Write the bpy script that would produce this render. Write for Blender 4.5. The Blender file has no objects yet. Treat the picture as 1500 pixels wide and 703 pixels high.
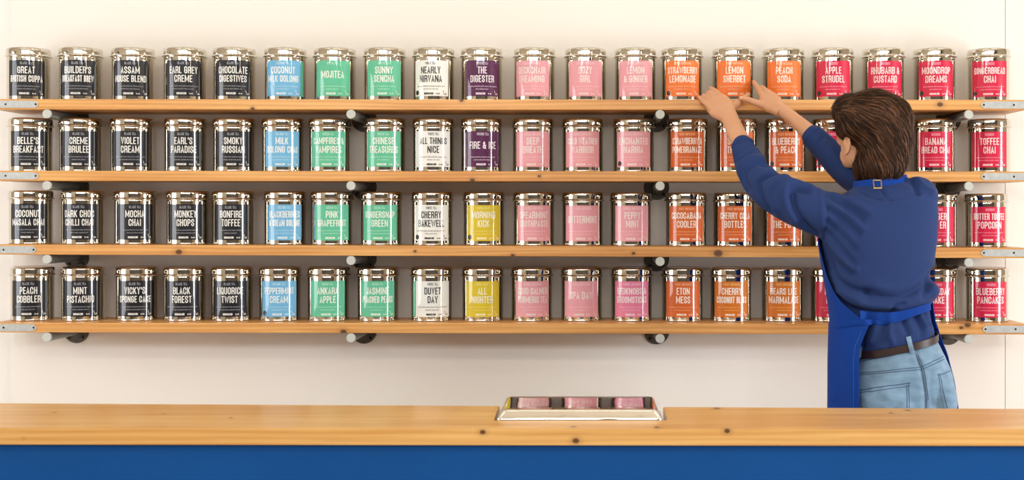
import bpy, bmesh, math, random
import numpy as np
from mathutils import Vector, Matrix
from mathutils.bvhtree import BVHTree
from mathutils import noise as mnoise

random.seed(7)
SC = bpy.context.scene
COL = SC.collection

# ------------------------------------------------------------------ camera
F = 1857.0                 # focal length in pixels of the 1500 px frame
CX, CY = 868.0, 307.0      # principal point
CAMZ = 1.39
cd = bpy.data.cameras.new('camera')
cd.sensor_width = 36.0
cd.lens = 36.0 * F / 1500.0
cd.shift_x = -(CX - 750.0) / 1500.0
cd.shift_y = (CY - 351.5) / 1500.0
cd.clip_start = 0.05
cd.dof.use_dof = True
cd.dof.focus_distance = 4.15
cd.dof.aperture_fstop = 5.0
cam = bpy.data.objects.new('camera', cd)
COL.objects.link(cam)
cam.location = (0, 0, CAMZ)
cam.rotation_euler = (math.pi / 2, 0, 0)
SC.camera = cam

def P(x, y, D):
    return Vector(((x - CX) / F * D, D, CAMZ - (y - CY) / F * D))
def S(px, D):
    return px * D / F

# ------------------------------------------------------------------ world, lights, exposure
SC.view_settings.view_transform = 'Standard'
SC.view_settings.look = 'None'
SC.view_settings.gamma = 1.0
SC.view_settings.use_curve_mapping = False
SC.view_settings.exposure = 0.0

w = bpy.data.worlds.new('sky')
SC.world = w
w.use_nodes = True
w.node_tree.nodes['Background'].inputs['Color'].default_value = (0.75, 0.87, 1.0, 1)
w.node_tree.nodes['Background'].inputs['Strength'].default_value = 0.8

def area(name, loc, rot, sx, sy, power, col):
    l = bpy.data.lights.new(name, 'AREA')
    l.shape = 'RECTANGLE'
    l.size, l.size_y = sx, sy
    l.energy = power
    l.color = col
    o = bpy.data.objects.new(name, l)
    COL.objects.link(o)
    o.location = loc
    o.rotation_euler = rot
    return o
R90 = math.pi / 2
# daylight through the high shop windows behind the camera (three bays), faces +Y
for i, x in enumerate((-2.6, -0.6, 1.4)):
    area('daylight_front', (x, -2.72, 3.05), (R90 - 0.25, 0, 0), 1.7, 0.8, 54, (0.94, 0.97, 1.0))
# narrow side window on the right wall, faces -X
area('daylight_side', (4.67, 1.80, 1.28), (R90, 0, R90), 1.2, 1.85, 165, (0.95, 0.97, 1.0))
# wide window on the left wall, faces +X
area('daylight_left', (-3.97, 2.7, 1.5), (R90, 0, -R90), 1.7, 1.5, 50, (0.97, 0.98, 1.0))
# ceiling strip lamps
LAMPS = [(-2.2, 2.55), (-0.1, 2.55), (2.0, 2.55), (-2.2, 0.6), (-0.1, 0.6), (2.0, 0.6)]
for x, y in LAMPS:
    area('ceiling_glow', (x, y, 3.575), (0, 0, 0), 1.3, 0.22, 4, (1.0, 0.94, 0.84))

# ------------------------------------------------------------------ materials
def lin(c):
    return tuple(((v / 255.0) / 12.92 if v / 255.0 <= 0.04045 else ((v / 255.0 + 0.055) / 1.055) ** 2.4) for v in c)
MATS = {}
def mat(name, rgb, rough=0.5, metal=0.0, coat=0.0, noise=None, bump=None, sheen=0.0, sss=0.0, spec=0.5, coat_rough=0.03):
    """noise=(scale, amount, stretch) ; bump=(scale, strength, distance)"""
    if name in MATS:
        return MATS[name]
    m = bpy.data.materials.new(name)
    m.use_nodes = True
    nt = m.node_tree
    b = nt.nodes['Principled BSDF']
    c = lin(rgb)
    b.inputs['Base Color'].default_value = (*c, 1)
    b.inputs['Roughness'].default_value = rough
    b.inputs['Metallic'].default_value = metal
    b.inputs['Coat Weight'].default_value = coat
    b.inputs['Coat Roughness'].default_value = coat_rough
    b.inputs['Specular IOR Level'].default_value = spec
    b.inputs['Sheen Weight'].default_value = sheen
    if sss:
        b.inputs['Subsurface Weight'].default_value = sss
        b.inputs['Subsurface Radius'].default_value = (0.02, 0.008, 0.004)
        b.inputs['Subsurface Scale'].default_value = 0.4
    tc = nt.nodes.new('ShaderNodeTexCoord')
    if noise is None:
        noise = (6.0, 0.06, (1, 1, 1))
    mp = nt.nodes.new('ShaderNodeMapping')
    mp.inputs['Scale'].default_value = noise[2]
    nt.links.new(tc.outputs['Object'], mp.inputs['Vector'])
    nz = nt.nodes.new('ShaderNodeTexNoise')
    nz.inputs['Scale'].default_value = noise[0]
    nz.inputs['Detail'].default_value = 5
    nt.links.new(mp.outputs[0], nz.inputs['Vector'])
    mx = nt.nodes.new('ShaderNodeMix')
    mx.data_type = 'RGBA'
    a = noise[1]
    mx.inputs['A'].default_value = (*[v * (1 - a * 1.6) for v in c], 1)
    mx.inputs['B'].default_value = (*[min(1, v * (1 + a * 1.6)) for v in c], 1)
    nt.links.new(nz.outputs['Fac'], mx.inputs['Factor'])
    nt.links.new(mx.outputs['Result'], b.inputs['Base Color'])
    if bump:
        nb = nt.nodes.new('ShaderNodeTexNoise')
        nb.inputs['Scale'].default_value = bump[0]
        nb.inputs['Detail'].default_value = 3
        nt.links.new(mp.outputs[0], nb.inputs['Vector'])
        bp = nt.nodes.new('ShaderNodeBump')
        bp.inputs['Strength'].default_value = bump[1]
        bp.inputs['Distance'].default_value = bump[2]
        nt.links.new(nb.outputs['Fac'], bp.inputs['Height'])
        nt.links.new(bp.outputs[0], b.inputs['Normal'])
    MATS[name] = m
    return m

def wood(name, light, dark, knots, seed=0.0, rough=0.42):
    """pine: long grain along X, growth rings, dark knots at given world points (x,y,z,r)"""
    m = bpy.data.materials.new(name)
    m.use_nodes = True
    nt = m.node_tree
    N, L = nt.nodes, nt.links
    b = N['Principled BSDF']
    b.inputs['Roughness'].default_value = rough
    b.inputs['Coat Weight'].default_value = 0.15
    b.inputs['Coat Roughness'].default_value = 0.25
    tc = N.new('ShaderNodeTexCoord')
    mp = N.new('ShaderNodeMapping')
    mp.inputs['Location'].default_value = (seed, seed * 0.37, seed * 0.71)
    mp.inputs['Scale'].default_value = (0.9, 9, 16)
    L.new(tc.outputs['Object'], mp.inputs['Vector'])
    # swirl of the grain about the knots
    vec = mp.outputs[0]
    n1 = N.new('ShaderNodeTexNoise'); n1.inputs['Scale'].default_value = 1.6; n1.inputs['Detail'].default_value = 4
    n1.inputs['Distortion'].default_value = 0.6
    L.new(vec, n1.inputs['Vector'])
    wv = N.new('ShaderNodeTexWave'); wv.wave_type = 'BANDS'; wv.bands_direction = 'Z'
    wv.inputs['Scale'].default_value = 1.3; wv.inputs['Distortion'].default_value = 9.0
    wv.inputs['Detail'].default_value = 3; wv.inputs['Detail Scale'].default_value = 0.8
    L.new(vec, wv.inputs['Vector'])
    mp2 = N.new('ShaderNodeMapping'); mp2.inputs['Scale'].default_value = (3.5, 140, 140)
    L.new(tc.outputs['Object'], mp2.inputs['Vector'])
    n2 = N.new('ShaderNodeTexNoise'); n2.inputs['Scale'].default_value = 1.0; n2.inputs['Detail'].default_value = 3
    L.new(mp2.outputs[0], n2.inputs['Vector'])
    def math_(op, a, bb, clamp=False):
        q = N.new('ShaderNodeMath'); q.operation = op; q.use_clamp = clamp
        for i, v in enumerate((a, bb)):
            if isinstance(v, (int, float)): q.inputs[i].default_value = v
            elif v is not None: L.new(v, q.inputs[i])
        return q.outputs[0]
    f = math_('ADD', math_('MULTIPLY', n1.outputs['Fac'], 0.75), math_('MULTIPLY', wv.outputs['Fac'], 0.16))
    f = math_('ADD', f, math_('MULTIPLY', n2.outputs['Fac'], 0.25))
    cr = N.new('ShaderNodeValToRGB')
    cr.color_ramp.elements[0].position = 0.35; cr.color_ramp.elements[0].color = (*lin(dark), 1)
    cr.color_ramp.elements[1].position = 0.85; cr.color_ramp.elements[1].color = (*lin(light), 1)
    L.new(f, cr.inputs[0])
    colr = cr.outputs[0]
    for (kx, ky, kz, kr) in knots:
        vm = N.new('ShaderNodeVectorMath'); vm.operation = 'SUBTRACT'
        L.new(tc.outputs['Object'], vm.inputs[0]); vm.inputs[1].default_value = (kx, ky, kz)
        vs = N.new('ShaderNodeVectorMath'); vs.operation = 'MULTIPLY'
        L.new(vm.outputs[0], vs.inputs[0]); vs.inputs[1].default_value = (0.75, 0.5, 1)
        ln = N.new('ShaderNodeVectorMath'); ln.operation = 'LENGTH'
        L.new(vs.outputs[0], ln.inputs[0])
        d = ln.outputs['Value']
        r = N.new('ShaderNodeValToRGB')
        e = r.color_ramp.elements
        e[0].position = 0.0; e[0].color = (1, 1, 1, 1)
        e[1].position = 1.0; e[1].color = (0, 0, 0, 1)
        q = e.new(0.3); q.color = (0.85, 0.85, 0.85, 1)
        q = e.new(0.42); q.color = (0.22, 0.22, 0.22, 1)
        L.new(math_('DIVIDE', d, kr * 2.6), r.inputs[0])
        mx = N.new('ShaderNodeMix'); mx.data_type = 'RGBA'
        L.new(r.outputs[0], mx.inputs['Factor']); L.new(colr, mx.inputs['A'])
        mx.inputs['B'].default_value = (*lin((78, 40, 18)), 1)
        colr = mx.outputs['Result']
    L.new(colr, b.inputs['Base Color'])
    bp = N.new('ShaderNodeBump'); bp.inputs['Strength'].default_value = 0.15; bp.inputs['Distance'].default_value = 0.002
    L.new(f, bp.inputs['Height']); L.new(bp.outputs[0], b.inputs['Normal'])
    return m

M_WALL = mat('wall_paint', (244, 240, 235), 0.75, noise=(1.2, 0.012, (1, 1, 1)), bump=(60, 0.05, 0.001))
M_PANEL = mat('panel_paint', (244, 239, 232), 0.7, noise=(0.9, 0.015, (1, 1, 1)), bump=(60, 0.04, 0.001))
M_CEIL = mat('ceiling_paint', (222, 216, 204), 0.8)
M_FLOOR = mat('floor_boards', (206, 186, 160), 0.45, noise=(2, 0.15, (1, 8, 1)))
M_CHROME = mat('polished_tin', (218, 213, 202), 0.045, metal=1.0, noise=(3, 0.01, (1, 1, 1)), bump=(7.0, 0.025, 0.004))
M_GALV = mat('galvanised_steel', (188, 192, 192), 0.5, metal=0.55, noise=(60, 0.16, (1, 1, 1)), bump=(120, 0.2, 0.0008))
M_PIPE = mat('dull_pipe', (128, 128, 124), 0.48, metal=0.5, noise=(50, 0.12, (1, 1, 1)), bump=(150, 0.2, 0.0006))
M_CAP = mat('pipe_end_grey', (196, 200, 194), 0.6, noise=(90, 0.06, (1, 1, 1)), bump=(200, 0.15, 0.0005))
M_FLANGE = mat('cast_flange', (96, 92, 86), 0.55, metal=0.4, noise=(70, 0.2, (1, 1, 1)), bump=(160, 0.4, 0.001))
M_SCREW = mat('dark_screw', (50, 38, 30), 0.4, metal=0.7)
M_BLUE = mat('counter_blue', (0, 74, 146), 0.6, spec=0.2, noise=(5, 0.06, (1, 1, 1)), bump=(25, 0.08, 0.001))
M_STEEL = mat('lid_steel', (232, 228, 220), 0.06, metal=1.0, noise=(3, 0.01, (1, 1, 1)), bump=(5.0, 0.03, 0.003))
M_DARK = mat('dark_laminate', (40, 42, 50), 0.5)

# ------------------------------------------------------------------ mesh helpers
def link(name, me, m=None, parent=None):
    o = bpy.data.objects.new(name, me)
    COL.objects.link(o)
    if m is not None:
        for mm in (m if isinstance(m, (list, tuple)) else [m]):
            me.materials.append(mm)
    if parent is not None:
        o.parent = parent
    return o
def obj(name, bm, m=None, parent=None, smooth=False, loc=None):
    me = bpy.data.meshes.new(name)
    bmesh.ops.recalc_face_normals(bm, faces=bm.faces)
    if smooth:
        for e in bm.edges:
            e.smooth = len(e.link_faces) == 2 and e.calc_face_angle(0) < math.radians(38)
    bm.to_mesh(me); bm.free()
    if smooth:
        for p in me.polygons: p.use_smooth = True
    o = link(name, me, m, parent)
    if loc is not None: o.location = loc
    return o
def empty(name, loc, label, cat, group=None):
    o = bpy.data.objects.new(name, None)
    COL.objects.link(o)
    o.location = loc
    o.empty_display_size = 0.05
    return tag(o, label, cat, group)
def tag(o, label, cat, group=None):
    o['label'] = label; o['category'] = cat
    if group: o['group'] = group
    return o
def struct(o):
    o['kind'] = 'structure'
    return o
def box(bm, x0, x1, y0, y1, z0, z1, bevel=0.0):
    r = bmesh.ops.create_cube(bm, size=1.0)
    for v in r['verts']:
        v.co = Vector(((x0 + x1) / 2 + v.co.x * (x1 - x0), (y0 + y1) / 2 + v.co.y * (y1 - y0), (z0 + z1) / 2 + v.co.z * (z1 - z0)))
    if bevel:
        es = list({e for v in r['verts'] for e in v.link_edges})
        bmesh.ops.bevel(bm, geom=es, offset=bevel, segments=2, affect='EDGES')
def cyl(bm, p0, p1, r, n=24, r2=None, cap=True):
    p0, p1 = Vector(p0), Vector(p1)
    d = p1 - p0
    rot = d.to_track_quat('Z', 'Y').to_matrix().to_4x4()
    bmesh.ops.create_cone(bm, cap_ends=cap, segments=n, radius1=r, radius2=r if r2 is None else r2, depth=d.length,
                          matrix=Matrix.Translation((p0 + p1) / 2) @ rot)
def lathe_mesh(name, prof, n=56):
    """prof: list of (r, z); smooth shading, split where marked by a repeated point"""
    vs, fs = [], []
    for (r, z) in prof:
        for i in range(n):
            a = 2 * math.pi * i / n
            vs.append((r * math.cos(a), r * math.sin(a), z))
    for k in range(len(prof) - 1):
        if prof[k] == prof[k + 1]: continue
        for i in range(n):
            j = (i + 1) % n
            fs.append((k * n + i, k * n + j, (k + 1) * n + j, (k + 1) * n + i))
    me = bpy.data.meshes.new(name)
    me.from_pydata(vs, [], fs)
    for p in me.polygons: p.use_smooth = True
    me.update()
    return me
def ell_ring(c, u, v, n=32, e=2.0):
    out = []
    for i in range(n):
        a = 2 * math.pi * i / n
        ca, sa = math.cos(a), math.sin(a)
        out.append(c + u * (math.copysign(abs(ca) ** (2 / e), ca)) + v * (math.copysign(abs(sa) ** (2 / e), sa)))
    return out
def loft(bm, rings, closed=True, caps=True):
    vr = [[bm.verts.new(p) for p in r] for r in rings]
    n = len(rings[0])
    for k in range(len(vr) - 1):
        for i in range(n if closed else n - 1):
            j = (i + 1) % n
            bm.faces.new((vr[k][i], vr[k][j], vr[k + 1][j], vr[k + 1][i]))
    if caps and closed:
        bm.faces.new(vr[0][::-1]); bm.faces.new(vr[-1])
    return vr
def catmull(pts, per=6):
    """pts: list of equal-length tuples -> smooth dense list"""
    a = [np.array(p, float) for p in pts]
    a = [2 * a[0] - a[1]] + a + [2 * a[-1] - a[-2]]
    out = []
    for k in range(1, len(a) - 2):
        for s in range(per):
            t = s / per
            out.append(0.5 * ((2 * a[k]) + (-a[k - 1] + a[k + 1]) * t + (2 * a[k - 1] - 5 * a[k] + 4 * a[k + 1] - a[k + 2]) * t * t
                              + (-a[k - 1] + 3 * a[k] - 3 * a[k + 1] + a[k + 2]) * t ** 3))
    out.append(a[-2])
    return out
def tube(bm, pts, n=16, flat=1.0, roundcap=True, up=Vector((0, 0, 1))):
    """pts: list of (x,y,z,r). flat scales the radius along the camera depth-ish second axis"""
    ps = [Vector(p[:3]) for p in pts]; rs = [p[3] for p in pts]
    if roundcap:
        d0 = (ps[0] - ps[1]).normalized(); d1 = (ps[-1] - ps[-2]).normalized()
        h0, h1 = [], []
        for k in (0.97, 0.8, 0.5):
            rr = math.sqrt(max(0.0, 1 - k * k))
            h0.append((ps[0] + d0 * rs[0] * k, rs[0] * rr))
            h1.append((ps[-1] + d1 * rs[-1] * k, rs[-1] * rr))
        ps = [q[0] for q in h0] + ps + [q[0] for q in h1[::-1]]
        rs = [q[1] for q in h0] + rs + [q[1] for q in h1[::-1]]
    rings = []
    t = (ps[1] - ps[0]).normalized()
    u = t.cross(Vector((0, 1, 0)))
    if u.length < 0.1: u = t.cross(Vector((1, 0, 0)))
    u.normalize()
    for i, p in enumerate(ps):
        if i == 0: t = ps[1] - ps[0]
        elif i == len(ps) - 1: t = ps[-1] - ps[-2]
        else: t = ps[i + 1] - ps[i - 1]
        t = t.normalized()
        u = (u - t * u.dot(t)).normalized()
        v = t.cross(u)
        rings.append(ell_ring(p, u * rs[i], v * rs[i] * flat, n))
    loft(bm, rings)
def ellipsoid(bm, c, rx, ry, rz, rot=None, seg=24):
    m = Matrix.Translation(c) @ (rot.to_4x4() if rot is not None else Matrix.Identity(4)) @ Matrix.Diagonal((rx, ry, rz, 1))
    bmesh.ops.create_uvsphere(bm, u_segments=seg, v_segments=seg // 2 + 2, radius=1.0, matrix=m)
def remeshed(bm, voxel, smooth=4):
    """union of all closed shells in bm as one continuous surface; returns a mesh"""
    me = bpy.data.meshes.new('tmp')
    bmesh.ops.recalc_face_normals(bm, faces=bm.faces)
    bm.to_mesh(me); bm.free()
    o = bpy.data.objects.new('tmp', me)
    COL.objects.link(o)
    md = o.modifiers.new('r', 'REMESH'); md.mode = 'VOXEL'; md.voxel_size = voxel; md.use_smooth_shade = True
    if smooth:
        ms = o.modifiers.new('s', 'SMOOTH'); ms.factor = 0.5; ms.iterations = smooth
    dg = bpy.context.evaluated_depsgraph_get()
    out = bpy.data.meshes.new_from_object(o.evaluated_get(dg))
    bpy.data.objects.remove(o); bpy.data.meshes.remove(me)
    for p in out.polygons: p.use_smooth = True
    return out
def verts_np(me):
    a = np.empty(len(me.vertices) * 3); me.vertices.foreach_get('co', a); return a.reshape(-1, 3)
def normals_np(me):
    a = np.empty(len(me.vertices) * 3); me.vertices.foreach_get('normal', a); return a.reshape(-1, 3)
def set_np(me, a):
    me.vertices.foreach_set('co', a.ravel()); me.update()
def bvh_of(me):
    me.calc_loop_triangles()
    return BVHTree.FromPolygons([v.co.copy() for v in me.vertices], [tuple(t.vertices) for t in me.loop_triangles])
EYE = Vector((0, 0, CAMZ))
def onto(bvh, x, y, off, D=3.7):
    d = (P(x, y, D) - EYE).normalized()
    h = bvh.ray_cast(EYE, d)
    if h[0] is None:
        return P(x, y, D), -d
    n = h[1] if h[1].dot(d) < 0 else -h[1]
    return h[0] + n * off, n
def dense(pts, step=3.0):
    out = []
    for a, b in zip(pts[:-1], pts[1:]):
        n = max(1, int(math.dist(a, b) / step))
        for i in range(n):
            t = i / n
            out.append((a[0] + (b[0] - a[0]) * t, a[1] + (b[1] - a[1]) * t))
    out.append(pts[-1])
    return out

# ------------------------------------------------------------------ the room
YW = 4.465        # wall behind the shelves
YP = 4.455        # face of the painted panel
RX0, RX1, RY0, ZC = -3.9, 4.6, -2.6, 3.65
def plane_box(name, *a, m=M_WALL):
    bm = bmesh.new(); box(bm, *a); return struct(obj(name, bm, m))
plane_box('floor', RX0 - .1, RX1 + .1, RY0 - .1, YW + .1, -0.1, 0.0, m=M_FLOOR)
plane_box('ceiling', RX0 - .1, RX1 + .1, RY0 - .1, YW + .1, ZC, ZC + .1, m=M_CEIL)
plane_box('wall_back', RX0, RX1, YW, YW + .1, 0, ZC)
bm = bmesh.new()
for a in ((RX0 - .1, RX0, RY0 - .1, 1.85, 0, ZC), (RX0 - .1, RX0, 3.55, YW + .1, 0, ZC),
          (RX0 - .1, RX0, 1.85, 3.55, 0, 0.75), (RX0 - .1, RX0, 1.85, 3.55, 2.25, ZC)):
    box(bm, *a)
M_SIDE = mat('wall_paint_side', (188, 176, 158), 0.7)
struct(obj('wall_left', bm, M_SIDE))
# panel fixed over the middle of the wall
plane_box('trim_1', P(19, 0, YP).x, P(1472, 0, YP).x, YP, YW, 0.0, ZC, m=M_PANEL)
plane_box('trim_2', P(1472, 0, YP).x + .0022, RX1, YP, YW, 0.0, ZC, m=M_PANEL)
# right wall with a tall window opening y 1.2..2.4, z .35..2.2
bm = bmesh.new()
for a in ((RX1, RX1 + .1, RY0 - .1, 1.2, 0, ZC), (RX1, RX1 + .1, 2.4, YW + .1, 0, ZC),
          (RX1, RX1 + .1, 1.2, 2.4, 0, 0.35), (RX1, RX1 + .1, 1.2, 2.4, 2.2, ZC)):
    box(bm, *a)
struct(obj('wall_right', bm, M_SIDE))
# front wall (behind the camera) with three shop-window bays
bm = bmesh.new()
xs = [-3.9, -3.5, -1.7, -1.5, 0.3, 0.5, 2.3, 4.6]
for i in range(0, 8, 2):
    box(bm, xs[i], xs[i + 1], RY0 - .1, RY0, 0, ZC)
for i in (1, 3, 5):
    box(bm, xs[i], xs[i + 1], RY0 - .1, RY0, 0, 2.65)
    box(bm, xs[i], xs[i + 1], RY0 - .1, RY0, 3.45, ZC)
M_DIM = mat('wall_paint_slate', (100, 93, 86), 0.6)
struct(obj('wall_front', bm, M_DIM))
M_FRAME = mat('window_frame_dark', (46, 50, 58), 0.5)
k = 0
for i in (1, 3, 5):
    k += 1
    x0, x1 = xs[i], xs[i + 1]
    bm = bmesh.new()
    for a in ((x0, x0 + .05, 2.65, 3.45), (x1 - .05, x1, 2.65, 3.45), (x0, x1, 2.65, 2.7), (x0, x1, 3.4, 3.45),
              ((x0 + x1) / 2 - .025, (x0 + x1) / 2 + .025, 2.65, 3.45)):
        box(bm, a[0], a[1], RY0 - .06, RY0 + .01, a[2], a[3])
    struct(obj('window_%d' % k, bm, M_FRAME))
bm = bmesh.new()
for a in ((1.2, 1.23, .35, 2.2), (2.37, 2.4, .35, 2.2), (1.2, 2.4, .35, .38), (1.2, 2.4, 2.17, 2.2)):
    box(bm, RX1 - .01, RX1 + .05, a[0], a[1], a[2], a[3])
struct(obj('window_4', bm, M_FRAME))
bm = bmesh.new()
for a in ((1.85, 1.9, .75, 2.25), (3.5, 3.55, .75, 2.25), (1.85, 3.55, .75, .8), (1.85, 3.55, 2.2, 2.25), (2.4, 2.44, .75, 2.25), (2.96, 3.0, .75, 2.25)):
    box(bm, RX0 - .05, RX0 + .01, a[0], a[1], a[2], a[3])
struct(obj('window_5', bm, M_FRAME))
# round pendant bulbs hanging over the counter, above the frame
M_CORD = mat('black_cord', (24, 24, 24), 0.6)
M_BULB = bpy.data.materials.new('bulb_glow'); M_BULB.use_nodes = True
_b = M_BULB.node_tree.nodes['Principled BSDF']
_b.inputs['Base Color'].default_value = (1, .9, .75, 1)
_b.inputs['Emission Color'].default_value = (1.0, 0.86, 0.66, 1); _b.inputs['Emission Strength'].default_value = 36
for i in range(7):
    x = -2.4 + i * .72
    r_ = empty('pendant_lamp', (x, 1.30, ZC), '%s round pendant bulb from the left, hung above the counter, out of the frame' % ['first', 'second', 'third', 'fourth', 'fifth', 'sixth', 'seventh'][i], 'lamp', 'pendant bulbs over the counter')
    bm = bmesh.new(); cyl(bm, (0, 0, 0), (0, 0, -ZC + 2.52), .004, 8); obj('cord', bm, M_CORD, r_, True)
    bm = bmesh.new(); cyl(bm, (0, 0, -ZC + 2.55), (0, 0, -ZC + 2.47), .02, 16, .024); obj('socket', bm, M_CORD, r_, True)
    bm = bmesh.new(); bmesh.ops.create_uvsphere(bm, u_segments=20, v_segments=12, radius=.075, matrix=Matrix.Translation((0, 0, -ZC + 2.40))); obj('bulb', bm, M_BULB, r_, True)
# ceiling lamps: slim fittings
M_LAMP = mat('lamp_housing', (230, 228, 222), 0.4)
for i, (x, y) in enumerate(LAMPS):
    bm = bmesh.new(); box(bm, x - .68, x + .68, y - .14, y + .14, 3.58, ZC, 0.01)
    o = tag(obj('ceiling_lamp', bm, M_LAMP), 'slim white ceiling strip lamp, %s of the row %s, above the frame' % (['left', 'middle', 'right'][i % 3], ['nearer the shelves', 'farther from the shelves'][i // 3]), 'lamp', 'ceiling strip lamps')

# ------------------------------------------------------------------ shelves
DF, DB = 4.22, 4.44
# top and bottom y of the front face at x=0 and x=1500
SHELVES = [(145.0, 160.3, 146.2, 161.4), (250.0, 265.0, 251.3, 266.2), (358.2, 372.8, 363.0, 378.2), (472.6, 486.8, 474.2, 490.0)]
WORDS = ['top shelf', 'second shelf down', 'third shelf down', 'bottom shelf']
XL, XR = P(-9, 0, DF).x, P(1501.5, 0, DF).x
KN = [[(1377, 153, 3), (676, 147, 2), (370, 159, 2)], [(692, 264, 2.5), (790, 258, 1.6)],
      [(262, 369, 3.2), (1052, 371, 4.5), (928, 371, 1.8), (751, 374, 2), (608, 368, 1.6)],
      [(503, 486, 3.2), (1417.5, 476, 3.2), (1408, 480, 2.0)]]
def zx(yl, yr, x):           # height of a sloping line (given in px at x=0, 1500) at world x
    px = CX + x / DF * F
    y = yl + (yr - yl) * px / 1500.0
    return CAMZ - (y - CY) / F * DF
SHELF_Z = []
for si, (tl, bl, tr, br) in enumerate(SHELVES):
    SHELF_Z.append((tl, tr))
    kn = [(P(a, b, DF).x, DF, P(a, b, DF).z, S(r * 1.2, DF)) for a, b, r in KN[si]]
    m = wood('pine_shelf_%d' % si, (238, 184, 112), (196, 128, 60), kn, seed=3.1 * si + 1)
    bm = bmesh.new()
    nseg = 12
    rings = []
    b = 0.0025
    for i in range(nseg + 1):
        x = XL + (XR - XL) * i / nseg
        zt, zb = zx(tl, tr, x), zx(bl, br, x)
        rings.append([Vector(p) for p in ((x, DF + b, zt), (x, DB, zt), (x, DB, zb), (x, DF + b, zb), (x, DF + b * .3, zb + b * .3), (x, DF, zb + b),
                                          (x, DF, zt - b), (x, DF + b * .3, zt - b * .3))])
    loft(bm, rings)
    root = empty('shelf_board', (0, 0, 0), 'long pine board with galvanised end bands, the ' + WORDS[si], 'shelf', 'pine wall shelves')
    obj('board', bm, m, root)
    # galvanised end bands with bevelled tips, wrapping round the ends
    for side in (0, 1):
        bm = bmesh.new()
        xin = P(57 if si < 2 else 54, 0, DF).x if side == 0 else P(1436.5 if si != 3 else 1439, 0, DF).x
        xe = XL if side == 0 else XR
        sg = 1 if side == 0 else -1
        zc = (zx(tl, tr, xin) + zx(bl, br, xin)) / 2; zc2 = (zx(tl, tr, xe) + zx(bl, br, xe)) / 2
        hh = S(5.2, DF)
        tip = S(5.5, DF)
        ol = [(xin - sg * tip, zc + hh), (xin - sg * tip * .2, zc + hh * .45), (xin, zc), (xin - sg * tip * .2, zc - hh * .45), (xin - sg * tip, zc - hh),
              (xe - sg * .002, zc2 - hh), (xe - sg * .002, zc2 + hh)]
        f0 = [bm.verts.new((a, DF - .0022, c)) for a, c in ol]
        f1 = [bm.verts.new((a, DF + .0005, c)) for a, c in ol]
        bm.faces.new(f0); bm.faces.new(f1[::-1])
        for i in range(len(ol)):
            j = (i + 1) % len(ol)
            bm.faces.new((f0[i], f1[i], f1[j], f0[j]))
        box(bm, min(xe, xe - sg * .002), max(xe, xe - sg * .002), DF - .002, DB, zc2 - hh, zc2 + hh)
        eb = obj('end_band', bm, M_GALV, root)
        for t in (0.0, 1.0):
            bm = bmesh.new()
            px = xin - sg * (S(4.5, DF) + t * S(44, DF))
            if (px < XL + .01) or (px > XR - .01): continue
            cyl(bm, (px, DF - .0022, zc), (px, DF - .0038, zc), .0035, 12, .0026)
            obj('screw', bm, M_SCREW, eb)
    # pipe brackets under the board
    for bi, px in enumerate((69, 514, 967, 1419)):
        x = P(px, 0, DF - .006).x
        r = S(6.7, DF)
        z = zx(bl, br, x) - r
        where = ['far left', 'left of middle', 'right of middle', 'far right'][bi]
        br_ = empty('pipe_bracket', (x, YP, z), 'grey steel pipe bracket at the %s under the %s' % (where, WORDS[si]), 'bracket', 'pipe brackets under the shelves')
        bm = bmesh.new(); cyl(bm, (0, 0, 0), (0, DF - .004 - YP, 0), r, 28)
        obj('pipe', bm, M_PIPE, br_, True)
        bm = bmesh.new(); cyl(bm, (0, DF - .004 - YP, 0), (0, DF - .010 - YP, 0), r * 1.02, 28, r * .93)
        obj('end_cap', bm, M_CAP, br_, True)
        bm = bmesh.new()
        cyl(bm, (0, 0, 0), (0, -.006, 0), .045, 36, .0435)
        fl = obj('flange', bm, M_FLANGE, br_, True)
        bm = bmesh.new()
        cyl(bm, (0, -.006, 0), (0, -.0145, 0), .026, 28, .024)
        obj('collar', bm, M_FLANGE, br_, True)
        for a in (45, 135, 225, 315):
            bm = bmesh.new()
            cx, cz = .034 * math.cos(math.radians(a)), .034 * math.sin(math.radians(a))
            cyl(bm, (cx, -.006, cz), (cx, -.0085, cz), .0052, 12, .004)
            obj('screw', bm, M_SCREW, fl)

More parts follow.
